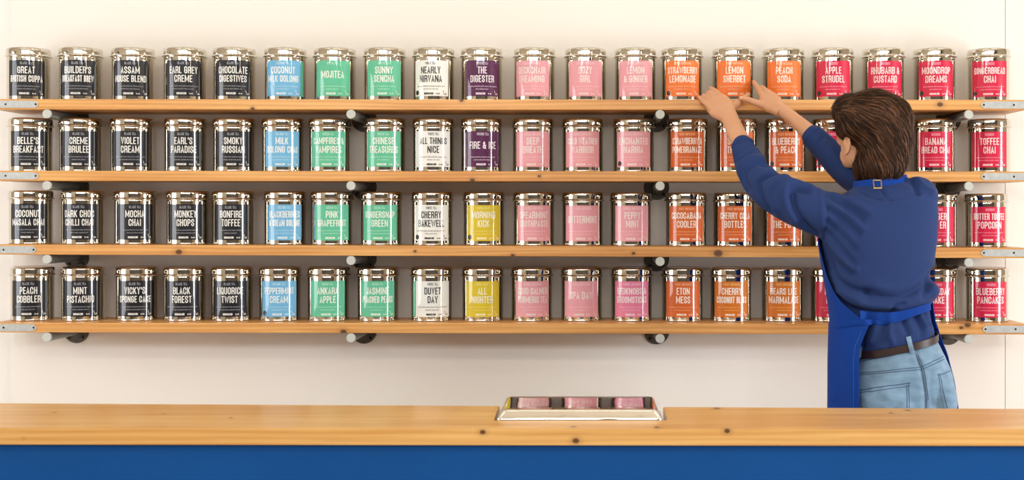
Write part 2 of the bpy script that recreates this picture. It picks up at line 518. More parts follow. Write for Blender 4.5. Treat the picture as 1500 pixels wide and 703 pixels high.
# ------------------------------------------------------------------ lettering
GL = {
 'A': ([[(0, 0), (.5, 1), (1, 0)], [(.2, .27), (.8, .27)]], 1),
 'B': ([[(.7, .52), (0, .52)], [(0, 0), (0, 1), (.7, 1), (1, .88), (1, .64), (.75, .52), (1, .40), (1, .12), (.7, 0), (0, 0)]], 1),
 'C': ([[(1, .68), (1, .86), (.7, 1), (.3, 1), (0, .86), (0, .14), (.3, 0), (.7, 0), (1, .14), (1, .32)]], 1),
 'D': ([[(0, 0), (0, 1), (.65, 1), (1, .86), (1, .14), (.65, 0), (0, 0)]], 1),
 'E': ([[(1, 1), (0, 1), (0, 0), (1, 0)], [(0, .51), (.85, .51)]], .85),
 'F': ([[(1, 1), (0, 1), (0, 0)], [(0, .51), (.85, .51)]], .82),
 'G': ([[(1, .7), (1, .86), (.7, 1), (.3, 1), (0, .86), (0, .14), (.3, 0), (.7, 0), (1, .14), (1, .46), (.6, .46)]], 1),
 'H': ([[(0, 0), (0, 1)], [(1, 0), (1, 1)], [(0, .51), (1, .51)]], 1),
 'I': ([[(.5, 0), (.5, 1)]], .36),
 'J': ([[(1, 1), (1, .14), (.7, 0), (.3, 0), (0, .14), (0, .28)]], .7),
 'K': ([[(0, 0), (0, 1)], [(1, 1), (.08, .42)], [(.35, .6), (1, 0)]], 1),
 'L': ([[(0, 1), (0, 0), (1, 0)]], .8),
 'M': ([[(0, 0), (0, 1)], [(0, 1), (.5, .2), (1, 1)], [(1, 1), (1, 0)]], 1.4),
 'N': ([[(0, 0), (0, 1)], [(0, 1), (1, 0)], [(1, 0), (1, 1)]], 1.12),
 'O': ([[(.3, 0), (.7, 0), (1, .14), (1, .86), (.7, 1), (.3, 1), (0, .86), (0, .14), (.3, 0)]], 1),
 'P': ([[(0, 0), (0, 1), (.7, 1), (1, .86), (1, .56), (.7, .43), (0, .43)]], .95),
 'Q': ([[(.3, 0), (.7, 0), (1, .14), (1, .86), (.7, 1), (.3, 1), (0, .86), (0, .14), (.3, 0)], [(.6, .2), (1.05, -.05)]], 1),
 'R': ([[(0, 0), (0, 1), (.7, 1), (1, .87), (1, .6), (.7, .48), (0, .48)], [(.7, .48), (1, .34), (1, 0)]], 1),
 'S': ([[(1, .73), (1, .86), (.7, 1), (.3, 1), (0, .86), (0, .66), (1, .34), (1, .14), (.7, 0), (.3, 0), (0, .14), (0, .27)]], .98),
 'T': ([[(0, 1), (1, 1)], [(.5, 1), (.5, 0)]], .88),
 'U': ([[(0, 1), (0, .14), (.3, 0), (.7, 0), (1, .14), (1, 1)]], 1),
 'V': ([[(0, 1), (.5, 0), (1, 1)]], 1.02),
 'W': ([[(0, 1), (.25, 0), (.5, .9), (.75, 0), (1, 1)]], 1.45),
 'X': ([[(0, 0), (1, 1)], [(0, 1), (1, 0)]], 1.02),
 'Y': ([[(0, 1), (.5, .45), (1, 1)], [(.5, .45), (.5, 0)]], 1.0),
 'Z': ([[(0, 1), (1, 1), (0, 0), (1, 0)]], .88),
 '&': ([[(1, .5), (.75, .1), (.4, 0), (0, .12), (0, .38), (.6, .72), (.6, .9), (.4, 1), (.15, .88), (.15, .7), (1, 0)]], 1.08),
 "'": ([[(.5, 1), (.5, .76)]], .3),
 '.': ([[(.5, .0), (.5, .04)]], .3),
 ' ': ([], .45),
}
def strip(pl, t):
    """polyline (absolute) -> list of quads of width t with mitred joins"""
    pts = [np.array(p, float) for p in pl]
    closed = np.allclose(pts[0], pts[-1]) and len(pts) > 2
    if closed: pts = pts[:-1]
    n = len(pts)
    L_, R_ = [], []
    for i in range(n):
        if closed or 0 < i < n - 1:
            a = pts[i] - pts[i - 1]; b = pts[(i + 1) % n] - pts[i]
        elif i == 0: a = b = pts[1] - pts[0]
        else: a = b = pts[i] - pts[i - 1]
        a = a / (np.linalg.norm(a) + 1e-9); b = b / (np.linalg.norm(b) + 1e-9)
        na = np.array((-a[1], a[0])); nb = np.array((-b[1], b[0]))
        mm = na + nb; l = np.linalg.norm(mm)
        mm = na if l < 1e-3 else mm / l
        k = min(1.9, 1 / max(0.3, mm.dot(na)))
        p = pts[i]
        if not closed and i == 0: p = p - a * t / 2
        if not closed and i == n - 1: p = p + a * t / 2
        L_.append(p + mm * t / 2 * k); R_.append(p - mm * t / 2 * k)
    q = []
    for i in range(n if closed else n - 1):
        j = (i + 1) % n
        q.append((L_[i], R_[i], R_[j], L_[j]))
    return q
def text_quads(s, cx, cz, cap, maxw, wratio=.43, tr=.133, gap=.085):
    unit = cap
    ws = [GL[c][1] * wratio * cap for c in s]
    tot = sum(ws) + gap * cap * (len(s) - 1)
    kx = min(1.0, maxw / tot)
    x = cx - tot * kx / 2
    t = tr * cap
    out = []
    for c, wd in zip(s, ws):
        wk = wd * kx
        for pl in GL[c][0]:
            ab = [(x + t / 2 + p[0] * (wk - t), cz - cap / 2 + t / 2 + p[1] * (cap - t)) for p in pl]
            out += strip(ab, t)
        x += wk + gap * cap * kx
    return out
def squiggle(cx, cz, width, h, rnd):
    """a line of unreadably small print"""
    out, x = [], cx - width / 2
    while x < cx + width / 2 - h:
        wl = h * rnd.uniform(1.5, 5.0)
        wl = min(wl, cx + width / 2 - x)
        n = max(2, int(wl / (h * .42)))
        pl = [(x + wl * i / n, cz + (h * .42 if (i % 2) else -h * .42) * rnd.uniform(.6, 1.1)) for i in range(n + 1)]
        out += strip(pl, h * .26)
        x += wl + h * .55
    return out
def wrap_mesh(name, quadsets, R):
    vs, fs, mi = [], [], []
    for k, qs in enumerate(quadsets):
        for q in qs:
            b = len(vs)
            for p in q:
                a = p[0] / R
                vs.append((R * math.sin(a), -R * math.cos(a), p[1]))
            fs.append((b, b + 1, b + 2, b + 3)); mi.append(k)
    me = bpy.data.meshes.new(name)
    me.from_pydata(vs, [], fs)
    for p, k in zip(me.polygons, mi): p.material_index = k
    me.update()
    return me

# ------------------------------------------------------------------ tea tins
TR = 0.0694
body_me = lathe_mesh('tin_body', [(0, .0015), (.062, .0015), (.0665, 0.0), (.0698, .0012), (.0702, .0036), (.0694, .006), (.0694, .006), (.0694, .05), (.0694, .10), (.0694, .146), (.0694, .1500), (.068, .154)])
body_me.materials.append(M_CHROME)
lid_me = lathe_mesh('tin_lid', [(.069, .1510), (.0738, .1515), (.0752, .1532), (.0752, .1545), (.0738, .1562), (.0716, .1570), (.0712, .159), (.0712, .159), (.0712, .166), (.0711, .1745), (.0702, .1785),
                                (.0678, .1808), (.0660, .1812), (.0655, .1800), (.0645, .1797), (.03, .1800), (0, .1802)])
lid_me.materials.append(M_CHROME)
LABC = {  # label colour, title colour, small print colour
 'black': ((14, 15, 26), (240, 240, 236), (150, 152, 160)),
 'blue': ((112, 184, 228), (238, 246, 246), (186, 220, 238)),
 'green': ((96, 196, 158), (238, 246, 236), (176, 228, 204)),
 'white': ((242, 244, 240), (24, 24, 28), (120, 120, 118)),
 'purple': ((84, 18, 76), (240, 232, 240), (206, 190, 210)),
 'pink': ((236, 166, 178), (246, 232, 230), (243, 200, 208)),
 'rose': ((232, 128, 164), (248, 232, 234), (243, 186, 205)),
 'yellow': ((224, 200, 38), (250, 248, 226), (240, 228, 140)),
 'tangerine': ((240, 122, 48), (252, 240, 226), (248, 190, 150)),  # orange label as lit on the top shelf, light kept in the colour
 'orange': ((212, 98, 34), (250, 236, 222), (238, 172, 128)),  # same orange label, shade of the lower shelves mixed into the colour
 'amber': ((210, 112, 18), (250, 236, 222), (238, 178, 110)),
 'crimson': ((214, 24, 70), (250, 226, 228), (240, 150, 172)),
}
LM = {}
for k, (a, b, c) in LABC.items():
    LM[k] = (mat('label_' + k, a, 0.4, spec=0.3, coat=1.0, coat_rough=0.02, noise=(4, .02, (1, 1, 1))),
             mat('print_' + k, b, 0.4, spec=0.3, coat=1.0, coat_rough=0.02, noise=(4, .01, (1, 1, 1))),
             mat('small_print_' + k, c, 0.4, spec=0.3, coat=1.0, coat_rough=0.02, noise=(4, .01, (1, 1, 1))))
M_BADGE = mat('badge_black', (20, 20, 20), 0.4, coat=0.5)
CAT = {'black': 'BLACK TEA', 'blue': 'OOLONG TEA', 'green': 'GREEN TEA', 'white': 'WHITE TEA', 'purple': "PU'ERH TEA", 'pink': 'HERBAL INFUSION',
       'rose': 'HERBAL INFUSION', 'yellow': 'YERBA MATE', 'tangerine': 'FRUIT INFUSION', 'orange': 'FRUIT INFUSION', 'amber': 'FRUIT INFUSION', 'crimson': 'ROOIBOS'}
SAY = {'black': 'black', 'blue': 'sky blue', 'green': 'mint green', 'white': 'white', 'purple': 'dark purple', 'pink': 'pale pink', 'rose': 'deeper rose pink',
       'yellow': 'yellow', 'tangerine': 'bright orange', 'orange': 'shaded orange', 'amber': 'amber orange', 'crimson': 'crimson'}
# centre x, label centre x, colour, title lines, badge
ROWS = [
 [(41.9, 38.4, 'black', 'GREAT|BRITISH CUPPA', 0), (118.3, 113.5, 'black', "BUILDER'S|BREAKFAST BREW", 0), (195, 190.8, 'black', 'ASSAM|HOUSE BLEND', 0),
  (271, 268.5, 'black', 'EARL GREY|CREME', 0), (343.5, 341, 'black', 'CHOCOLATE|DIGESTIVES', 0), (418.3, 414.2, 'blue', 'COCONUT|MILK OOLONG', 0),
  (490.6, 487.2, 'green', 'MOJITEA', 0), (563.6, 562.3, 'green', 'SUNNY|SENCHA', 0), (635.6, 630.5, 'white', 'NEARLY|NIRVANA', 1), (705.5, 706.5, 'purple', 'THE|DIGESTER', 0),
  (783, 778.3, 'pink', 'DECKCHAIR|DREAMING', 0), (858, 857.4, 'pink', 'DOZY|GIRL', 0), (930.7, 931.2, 'pink', 'LEMON|& GINGER', 0), (998.8, 1000.2, 'tangerine', 'STRAWBERRY|LEMONADE', 1),
  (1073.7, 1076, 'tangerine', 'LEMON|SHERBET', 0), (1147.4, 1148.7, 'tangerine', 'PEACH|SODA', 0), (1219.7, 1220.8, 'crimson', 'APPLE|STRUDEL', 1),
  (1293.8, 1297.3, 'crimson', 'RHUBARB &|CUSTARD', 1), (1368.9, 1371.5, 'crimson', 'MOONDROP|DREAMS', 1), (1448, 1450, 'crimson', 'GINGERBREAD|CHAI', 1)],
 [(45, 41, 'black', "BELLE'S|BREAKFAST", 0), (118.5, 115.3, 'black', 'CREME|BRULEE', 0), (193.3, 190.7, 'black', 'VIOLET|CREAM', 0), (272, 268.5, 'black', "EARL'S|PARADISE", 0),
  (343.2, 341.5, 'black', 'SMOKY|RUSSIAN', 0), (414.5, 413, 'blue', 'MILK|OOLONG CHAI', 0), (483.3, 481, 'green', 'CAMPFIRES &|VAMPIRES', 0), (564, 561.5, 'green', 'CHINESE|TREASURES', 0),
  (635, 634.7, 'white', 'ALL THINGS|NICE', 0), (705.3, 707.3, 'purple', 'FIRE & ICE', 0), (780.7, 780.6, 'pink', 'DEEP|BREATH', 0), (853.7, 853.2, 'pink', 'COLD WEATHER|WARRIOR', 0),
  (928.2, 928.2, 'pink', 'ENCHANTED|NARNIA', 1), (1006.8, 1006.5, 'orange', 'STRAWBERRY &|POMEGRANATE', 0), (1078.8, 1079, 'orange', 'SU      |THE     ', 0),
  (1150, 1151.8, 'orange', 'BLUEBERRY|& PEACH', 1), (1219.6, 1219, 'crimson', '', 1), (1296, 1298, 'crimson', '', 0), (1368, 1371, 'crimson', 'BANANA|BREAD CHAI', 0), (1448.7, 1449.5, 'crimson', 'TOFFEE|CHAI', 0)],
 [(45.5, 40.7, 'black', 'COCONUT|MASALA CHAI', 0), (121.6, 115.5, 'black', 'DARK CHOC|CHILLI CHAI', 0), (199, 197.5, 'black', 'MOCHA|CHAI', 0), (275, 271.5, 'black', 'MONKEY|CHOPS', 0),
  (342, 338, 'black', 'BONFIRE|TOFFEE', 0), (418, 416.5, 'blue', 'BLACKBERRIES|& CREAM OOLONG', 0), (486, 486.2, 'green', 'PINK|GRAPEFRUIT', 0), (558.8, 556, 'green', 'GINGERSNAP|GREEN', 0),
  (633.4, 631.5, 'white', 'CHERRY|BAKEWELL', 1), (709, 708.3, 'yellow', 'MORNING|KICK', 1), (782, 781.9, 'pink', 'SPEARMINT|TOOTHPASTE', 0), (853.4, 852.9, 'pink', 'BUTTERMINT', 0),
  (924, 926.5, 'pink', 'PEPPY|MINT', 0), (1004.8, 1005.7, 'orange', 'COCOCABANA|COOLER', 0), (1075, 1077.2, 'orange', 'CHERRY COLA|BOTTLES', 0), (1147, 1149.3, 'orange', '|THE FO   ', 0),
  (1218, 1220, 'crimson', '', 0), (1293, 1295, 'crimson', '', 0), (1371, 1374, 'crimson', '    GER|     ER', 0), (1444.5, 1450, 'crimson', 'BUTTER TOFFEE|POPCORN', 0)],
 [(47.8, 42, 'black', 'PEACH|COBBLER', 0), (121.8, 117.5, 'black', 'MINT|PISTACHIO', 0), (201.2, 197.5, 'black', "VICKY'S|SPONGE CAKE", 0), (271, 266, 'black', 'BLACK|FOREST', 0),
  (340.4, 336.3, 'black', 'LIQUORICE|TWIST', 0), (410.5, 408.5, 'blue', 'PEPPERMINT|CREAM', 1), (481.3, 480, 'green', 'ANKARA|APPLE', 0), (554, 553, 'green', 'JASMINE|POACHED PEARS', 0),
  (632.5, 633.8, 'white', 'DUVET|DAY', 0), (707.2, 706.3, 'yellow', 'ALL|NIGHTER', 0), (779, 780.4, 'pink', 'GOOD CALMER|TURMERIC TEA', 0), (852, 850.9, 'pink', 'SPA DAY', 0),
  (925.2, 925.5, 'rose', 'BEDKNOBS &|BROOMSTICKS', 0), (999.7, 1000.8, 'orange', 'ETON|MESS', 0), (1070.6, 1071.9, 'amber', 'CHERRY|COCONUT BLISS', 0), (1145.7, 1148.7, 'amber', 'BEARS LIKE|MARMALADE', 0),
  (1218, 1221, 'crimson', 'MI      |RU    ', 0), (1295, 1297, 'crimson', '', 0), (1370, 1373.5, 'crimson', 'BIRTHDAY|CAKE', 0), (1445.8, 1451.8, 'crimson', 'BLUEBERRY|PANCAKES', 0)],
]
ORD = ['first', 'second', 'third', 'fourth', 'fifth', 'sixth']
LAB_Z0, LAB_Z1, HALF = .016, .1365, math.radians(53)
def arc_patch(name, a0, a1, z0, z1, R, n=22):
    vs, fs = [], []
    for i in range(n + 1):
        a = a0 + (a1 - a0) * i / n
        for z in (z0, z1):
            vs.append((R * math.sin(a), -R * math.cos(a), z))
    for i in range(n):
        fs.append((2 * i, 2 * i + 2, 2 * i + 3, 2 * i + 1))
    me = bpy.data.meshes.new(name); me.from_pydata(vs, [], fs)
    for p in me.polygons: p.use_smooth = True
    me.update()
    return me
LAB_ME = {}
DT = 4.342
for ri, row in enumerate(ROWS):
    cnt = {}
    tot = {}
    for r in row: tot[r[2]] = tot.get(r[2], 0) + 1
    for ti, (cx, lx, colr, title, badge) in enumerate(row):
        rnd = random.Random(100 * ri + ti)
        dt = DT + rnd.uniform(-.004, .004)
        x = P(cx, 0, dt).x
        z = zx(SHELF_Z[ri][0], SHELF_Z[ri][1], x)
        cnt[colr] = cnt.get(colr, 0) + 1
        say = SAY[colr] + '-labelled'
        if tot[colr] == 1: lab = 'the only %s chrome tea tin on the %s' % (say, WORDS[ri])
        elif cnt[colr] == tot[colr]: lab = '%s chrome tea tin, last of its colour on the %s' % (say, WORDS[ri])
        else: lab = '%s %s chrome tea tin from the left on the %s' % (ORD[cnt[colr] - 1], say, WORDS[ri])
        if ri == 0 and ti == 14: lab = 'orange-labelled tea tin held between the two hands on the top shelf'
        if ri > 0 and ti in (16, 17): lab = 'crimson-labelled chrome tea tin on the %s, %s' % (WORDS[ri], ['half covered by the person', 'hidden behind the person'][ti - 16])
        tin = empty('tea_tin', (x, dt, z), lab, 'tin', 'tea tins on the ' + WORDS[ri])
        link('body', body_me, None, tin).rotation_euler = (0, 0, rnd.uniform(0, 6))
        link('lid', lid_me, None, tin).rotation_euler = (0, 0, rnd.uniform(0, 6))
        va = math.atan2(-x, dt)                       # turn that faces the camera
        off = max(-.95, min(.95, (lx - cx) / 29.7))
        rot = va * -1.0 * -1.0 + 0.0
        rz = math.asin(off) - math.atan2(x, dt) * 1.0
        if colr not in LAB_ME:
            LAB_ME[colr] = arc_patch('label', -HALF, HALF, LAB_Z0, LAB_Z1, TR + .0004)
            LAB_ME[colr].materials.append(LM[colr][0])
        la = link('label', LAB_ME[colr], None, tin)
        la.rotation_euler = (0, 0, rz)
        R = TR + .0009
        small = text_quads(CAT[colr], 0, .1265, .0092, .075, tr=.16)
        big = []
        lines = title.split('|')
        if title:
            if len(lines) == 1: big += text_quads(lines[0], 0, .089, .0245, .108)
            else:
                mw = .110
                for j, ln in enumerate(lines):
                    cap = .0236 if len(ln.strip()) < 10 else .0222
                    if ln.strip(): big += text_quads(ln, 0, (.1035, .0745)[j], cap, mw)
        small += squiggle(0, .0490, rnd.uniform(.085, .11), .0042, rnd)
        small += squiggle(0, .0395, rnd.uniform(.04, .075), .0042, rnd)
        big += text_quads('BIRD&BLEND', -.006, .0245, .0068, .05, tr=.2)
        big += text_quads('TEA CO.', .0255, .0242, .0045, .02, tr=.2)
        # little kite-like swoosh in the lower right corner
        for pl in ([(.047, .0215), (.056, .0225), (.0545, .0265), (.047, .0215)], [(.0475, .026), (.0455, .031), (.0445, .035)]):
            big += strip(pl, .0016)
        me = wrap_mesh('lettering', [big, small], R)
        me.materials.append(LM[colr][1]); me.materials.append(LM[colr][2])
        link('lettering', me, None, la)
        if badge:
            vs = [(0, 0)] ; q = []
            c0 = (-.052, .028); rr = .0082
            for i in range(16):
                a, b = 2 * math.pi * i / 16, 2 * math.pi * (i + 1) / 16
                q.append(tuple(np.array(p) for p in ((c0[0], c0[1]), (c0[0] + rr * math.cos(a), c0[1] + rr * math.sin(a)),
                                                     (c0[0] + rr * math.cos((a + b) / 2), c0[1] + rr * math.sin((a + b) / 2)), (c0[0] + rr * math.cos(b), c0[1] + rr * math.sin(b)))))
            me = wrap_mesh('badge', [q], TR + .0008); me.materials.append(M_BADGE)
            link('badge', me, None, la)
        # edge of a second, green label showing beside the front one
        if (ri, ti) in ((0, 5), (3, 8)):
            a0, a1 = (HALF + .03, HALF + .25) if ri == 0 else (-HALF - .25, -HALF - .03)
            me = arc_patch('label', a0, a1, LAB_Z0, LAB_Z1, TR + .0004, 5); me.materials.append(LM['green'][0])
            l2 = link('label', me, None, tin); l2.rotation_euler = (0, 0, rz)
            l2['label'] = 'green label edge beside the front label'

# ------------------------------------------------------------------ counter
HC = 0.49
ZT = CAMZ - HC
def Dy(y): return HC * F / (y - CY)
def TOP(x, y):
    D = Dy(y); p = P(x, y, D); return Vector((p.x, p.y, ZT))
FL, FR = (-260, 626.6), (1760, 629.2)
BLp, BRp = (-260, 589.0), (1760, 600.2)
th = .0375
kn = []
for a, b, r in ((707, 633, 3.6), (843.5, 645.5, 4.2), (1065, 631, 3.6), (32, 643, 2)):
    p = P(a, b, Dy(628)); kn.append((p.x, p.y - 2.95, p.z, S(r, 2.83)))
for a, b, r in ((80, 604, 2), (240, 606, 1.6), (338, 612, 2), (1050, 598, 4), (962, 626, 3), (840, 625, 3), (1330, 601, 3), (1305, 605, 2.4)):
    p = TOP(a, b); kn.append((p.x, p.y - 2.95, p.z, S(r, 2.9)))
M_TOP = wood('pine_counter', (230, 188, 120), (200, 144, 76), kn, seed=11.3, rough=0.35)
counter = empty('counter', (0, 2.95, 0), 'long shop counter with a thick pine top and blue painted front', 'counter')
counter_inv = Matrix.Translation((0, -2.95, 0))
def cobj(name, bm, m, smooth=False):
    for v in bm.verts: v.co = v.co + Vector((0, -2.95, 0))
    return obj(name, bm, m, counter, smooth)
NXL0, NXR0 = TOP(722, 616).x, TOP(978.5, 616).x
ND = Dy(616)
bm = bmesh.new()
def lin2(a, b, px): return a[1] + (b[1] - a[1]) * (px - a[0]) / (b[0] - a[0])
fl, fr, bl_, br2 = TOP(*FL), TOP(*FR), TOP(*BLp), TOP(*BRp)
def fy(x): return fl.y + (fr.y - fl.y) * (x - fl.x) / (fr.x - fl.x)
def by(x): return bl_.y + (br2.y - bl_.y) * (x - bl_.x) / (br2.x - bl_.x)
x0, x1 = fl.x, fr.x
pl = [(x0, fy(x0)), (x1, fy(x1)), (x1, by(x1)), (NXR0, by(NXR0)), (NXR0, ND), (NXL0, ND), (NXL0, by(NXL0)), (x0, by(x0))]
# top as three convex pieces welded: left, middle strip, right
def slab(bm, quad, z0, z1):
    a = [bm.verts.new((p[0], p[1], z1)) for p in quad]; b = [bm.verts.new((p[0], p[1], z0)) for p in quad]
    n = len(quad)
    bm.faces.new(a); bm.faces.new(b[::-1])
    for i in range(n):
        bm.faces.new((a[i], b[i], b[(i + 1) % n], a[(i + 1) % n]))
slab(bm, pl, ZT - th, ZT)
es = [e for e in bm.edges if abs(e.verts[0].co.z - e.verts[1].co.z) < 1e-6]
bmesh.ops.bevel(bm, geom=es, offset=.002, segments=2, affect='EDGES')
cobj('worktop', bm, M_TOP)
zu = ZT - th
bm = bmesh.new()
slab(bm, [(x0 + .02, fy(x0) + .018), (x1 - .02, fy(x1) + .018), (x1 - .02, fy(x1) + .036), (x0 + .02, fy(x0) + .036)], 0.06, zu)
slab(bm, [(x0 + .02, fy(x0) + .010), (x1 - .02, fy(x1) + .010), (x1 - .02, fy(x1) + .019), (x0 + .02, fy(x0) + .019)], zu - .0001 - .0001, zu)
cobj('front_panel', bm, M_BLUE)
bm = bmesh.new()
slab(bm, [(x0 + .02, fy(x0) + .05), (x1 - .02, fy(x1) + .05), (x1 - .02, fy(x1) + .07), (x0 + .02, fy(x0) + .07)], 0.0, .06)
cobj('plinth', bm, M_DARK)
for xa, xb in ((x0 + .0, x0 + .02), (x1 - .02, x1), (NXL0 - .5, NXL0 - .48), (NXR0 + .48, NXR0 + .5)):
    bm = bmesh.new()
    slab(bm, [(xa, fy(xa) + .036), (xb, fy(xb) + .036), (xb, by(xb) - .02), (xa, by(xa) - .02)], 0, zu)
    cobj('side_panel', bm, M_BLUE)
bm = bmesh.new()
slab(bm, [(x0 + .02, fy(x0) + .036), (x1 - .02, fy(x1) + .036), (x1 - .02, by(x1) - .02), (x0 + .02, by(x0) - .02)], zu - .25, zu - .23)
cobj('shelf', bm, M_DARK)

# steel bin sunk in the counter with its polished lid
bx0, bx1 = P(735, 600, 2.965).x, P(963, 600, 2.965).x
cxl = (bx0 + bx1) / 2
sb = empty('steel_bin', (cxl, 3.06, zu - .23), 'rectangular steel bin with polished raised lid, sunk in the counter top', 'bin')
bz = zu - .23
def sobj(name, bm, m, smooth=False):
    for v in bm.verts: v.co = v.co - Vector((cxl, 3.06, bz))
    return obj(name, bm, m, sb, smooth)
def rrect(cx, cy, hx, hy, r, z, n=6):
    out = []
    for sx, sy, a0 in ((1, 1, 0), (-1, 1, 90), (-1, -1, 180), (1, -1, 270)):
        for i in range(n + 1):
            a = math.radians(a0 + 90 * i / n)
            out.append(Vector((cx + sx * (hx - r) + r * math.cos(a), cy + sy * (hy - r) + r * math.sin(a), z)))
    return out
y0, y1 = 2.957, 3.195
cy = (y0 + y1) / 2; hx = (P(971, 615, 2.957).x - P(727, 615, 2.957).x) / 2; hy = (y1 - y0) / 2
cxb = (P(971, 615, 2.957).x + P(727, 615, 2.957).x) / 2
bm = bmesh.new()
rings = [rrect(cxb, cy, hx, hy, .014, ZT - .006), rrect(cxb, cy, hx, hy, .014, ZT + .001), rrect(cxb, cy, hx - .001, hy - .001, .013, ZT + .003),
         rrect(cxb, cy, hx - .0105, hy - .010, .014, ZT + .0185), rrect(cxb, cy, hx - .0125, hy - .012, .013, ZT + .0205),
         rrect(cxb, cy, hx - .016, hy - .015, .012, ZT + .0215), rrect(cxb, cy, hx - .05, hy - .045, .01, ZT + .0219), rrect(cxb, cy, .02, .02, .01, ZT + .0222)]
loft(bm, rings)
lo = sobj('lid', bm, M_STEEL, True)
bm = bmesh.new()
rings = [rrect(cxb, cy, hx - .006, hy - .006, .02, bz), rrect(cxb, cy, hx - .004, hy - .004, .02, ZT - .007)]
loft(bm, rings)
sobj('pan', bm, M_STEEL, False)

#PERSON#
# ------------------------------------------------------------------ the person
M_SKIN = mat('skin', (212, 160, 124), 0.5, noise=(14, .05, (1, 1, 1)), bump=(90, .12, .0012), sss=0.25, spec=0.35)
M_SHIRT = mat('navy_shirt_cloth', (38, 58, 108), 0.75, noise=(8, .05, (1, 1, 1)), bump=(420, .25, .0006), sheen=0.04, spec=0.15)
M_APRON = mat('royal_blue_cotton', (14, 60, 146), 0.8, noise=(10, .07, (1, 1, 1)), bump=(500, .3, .0006), sheen=0.04, spec=0.15)
M_DENIM = mat('light_denim', (120, 150, 176), 0.85, noise=(26, .30, (1, 1, 1.8)), bump=(350, .35, .0007), sheen=0.2, spec=0.2)
M_SEAM = mat('denim_seam', (70, 92, 120), 0.85, noise=(60, .2, (1, 1, 1)))
M_THREAD = mat('pale_stitch', (190, 182, 160), 0.8)
M_BELT = mat('brown_leather', (52, 34, 30), 0.42, noise=(30, .1, (1, 1, 1)), bump=(80, .2, .001))
M_BRASS = mat('brass', (232, 196, 136), 0.3, metal=0.6)
M_SHOE = mat('dark_shoe', (36, 34, 38), 0.5)
M_HAIR = [mat('hair_brown', (46, 28, 17), 0.6, noise=(30, .25, (1, 1, 1)), spec=0.15), mat('hair_light', (108, 70, 42), 0.5, spec=0.3),
          mat('hair_mid', (72, 45, 27), 0.5, spec=0.25), mat('hair_dark', (32, 19, 12), 0.5, spec=0.2)]
M_EYEW = mat('eye_white', (230, 226, 220), 0.2); M_IRIS = mat('iris', (70, 50, 34), 0.2)

def prng(xl, yl, xr, yr, D, b, n=48, e=2.25, grow=0.0):
    a, c = P(xl, yl, D), P(xr, yr, D)
    m = (a + c) / 2; u = (c - a) / 2
    u = u * (1 + grow / u.length)
    return ell_ring(m, u, Vector((0, b + grow, 0)), n, e)
def interp_rows(rows, per=4):
    return [tuple(r) for r in catmull(rows, per)]

person = empty('person', (P(1311, 0, 3.76).x, 3.76, 0), 'person seen from behind in blue shirt, apron and pale jeans, reaching to the top shelf', 'person')
PINV = Vector((-person.location.x, -person.location.y, 0))
def pchild(name, me, m, parent=person, local=True):
    """mesh is in world coordinates; parents sit at the person's base"""
    if local:
        me.transform(Matrix.Translation(PINV))
    return link(name, me, m, parent)
def bm_mesh(bm, name='m', smooth=True, ang=50):
    bmesh.ops.recalc_face_normals(bm, faces=bm.faces)
    for e in bm.edges:
        e.smooth = len(e.link_faces) == 2 and e.calc_face_angle(0) < math.radians(ang)
    me = bpy.data.meshes.new(name); bm.to_mesh(me); bm.free()
    for p in me.polygons: p.use_smooth = smooth
    return me
def ptube(bm, pts, n=16, flat=1.0, per=4):
    """pts (px, py, D, r) -> smooth tube"""
    q = catmull([(*P(x, y, D), r) for x, y, D, r in pts], per)
    tube(bm, [tuple(v) for v in q], n, flat)

TORSO = [  # xl, yl, xr, yr, D, half depth
 (1262, 268, 1322, 266, 3.825, .052), (1238, 282, 1350, 272, 3.815, .074), (1217, 297, 1368, 290, 3.805, .092), (1206, 322, 1373, 315, 3.80, .106),
 (1205, 350, 1372, 345, 3.79, .112), (1209, 378, 1368, 375, 3.785, .113), (1214, 402, 1364, 400, 3.78, .112), (1219, 425, 1366, 420, 3.775, .112),
 (1226, 442, 1365, 436, 3.77, .108), (1236, 456, 1359, 448, 3.765, .100), (1243, 472, 1361, 462, 3.76, .100), (1249, 492, 1365, 478, 3.755, .105), (1254, 514, 1367, 493, 3.75, .108)]
SL_L = [(1087.5, 211.5, 3.995, .0335), (1091, 222, 3.98, .040), (1099, 240, 3.95, .048), (1111, 261, 3.91, .056), (1130, 279, 3.87, .0615), (1160, 296, 3.83, .066), (1203, 313, 3.80, .074), (1245, 325, 3.79, .078)]
SL_R = [(1191, 200, 4.065, .0365), (1200, 209, 4.05, .041), (1218, 227, 4.02, .046), (1243, 250, 3.98, .052), (1285, 276, 3.90, .058), (1330, 292, 3.83, .064), (1340, 294, 3.81, .066)]

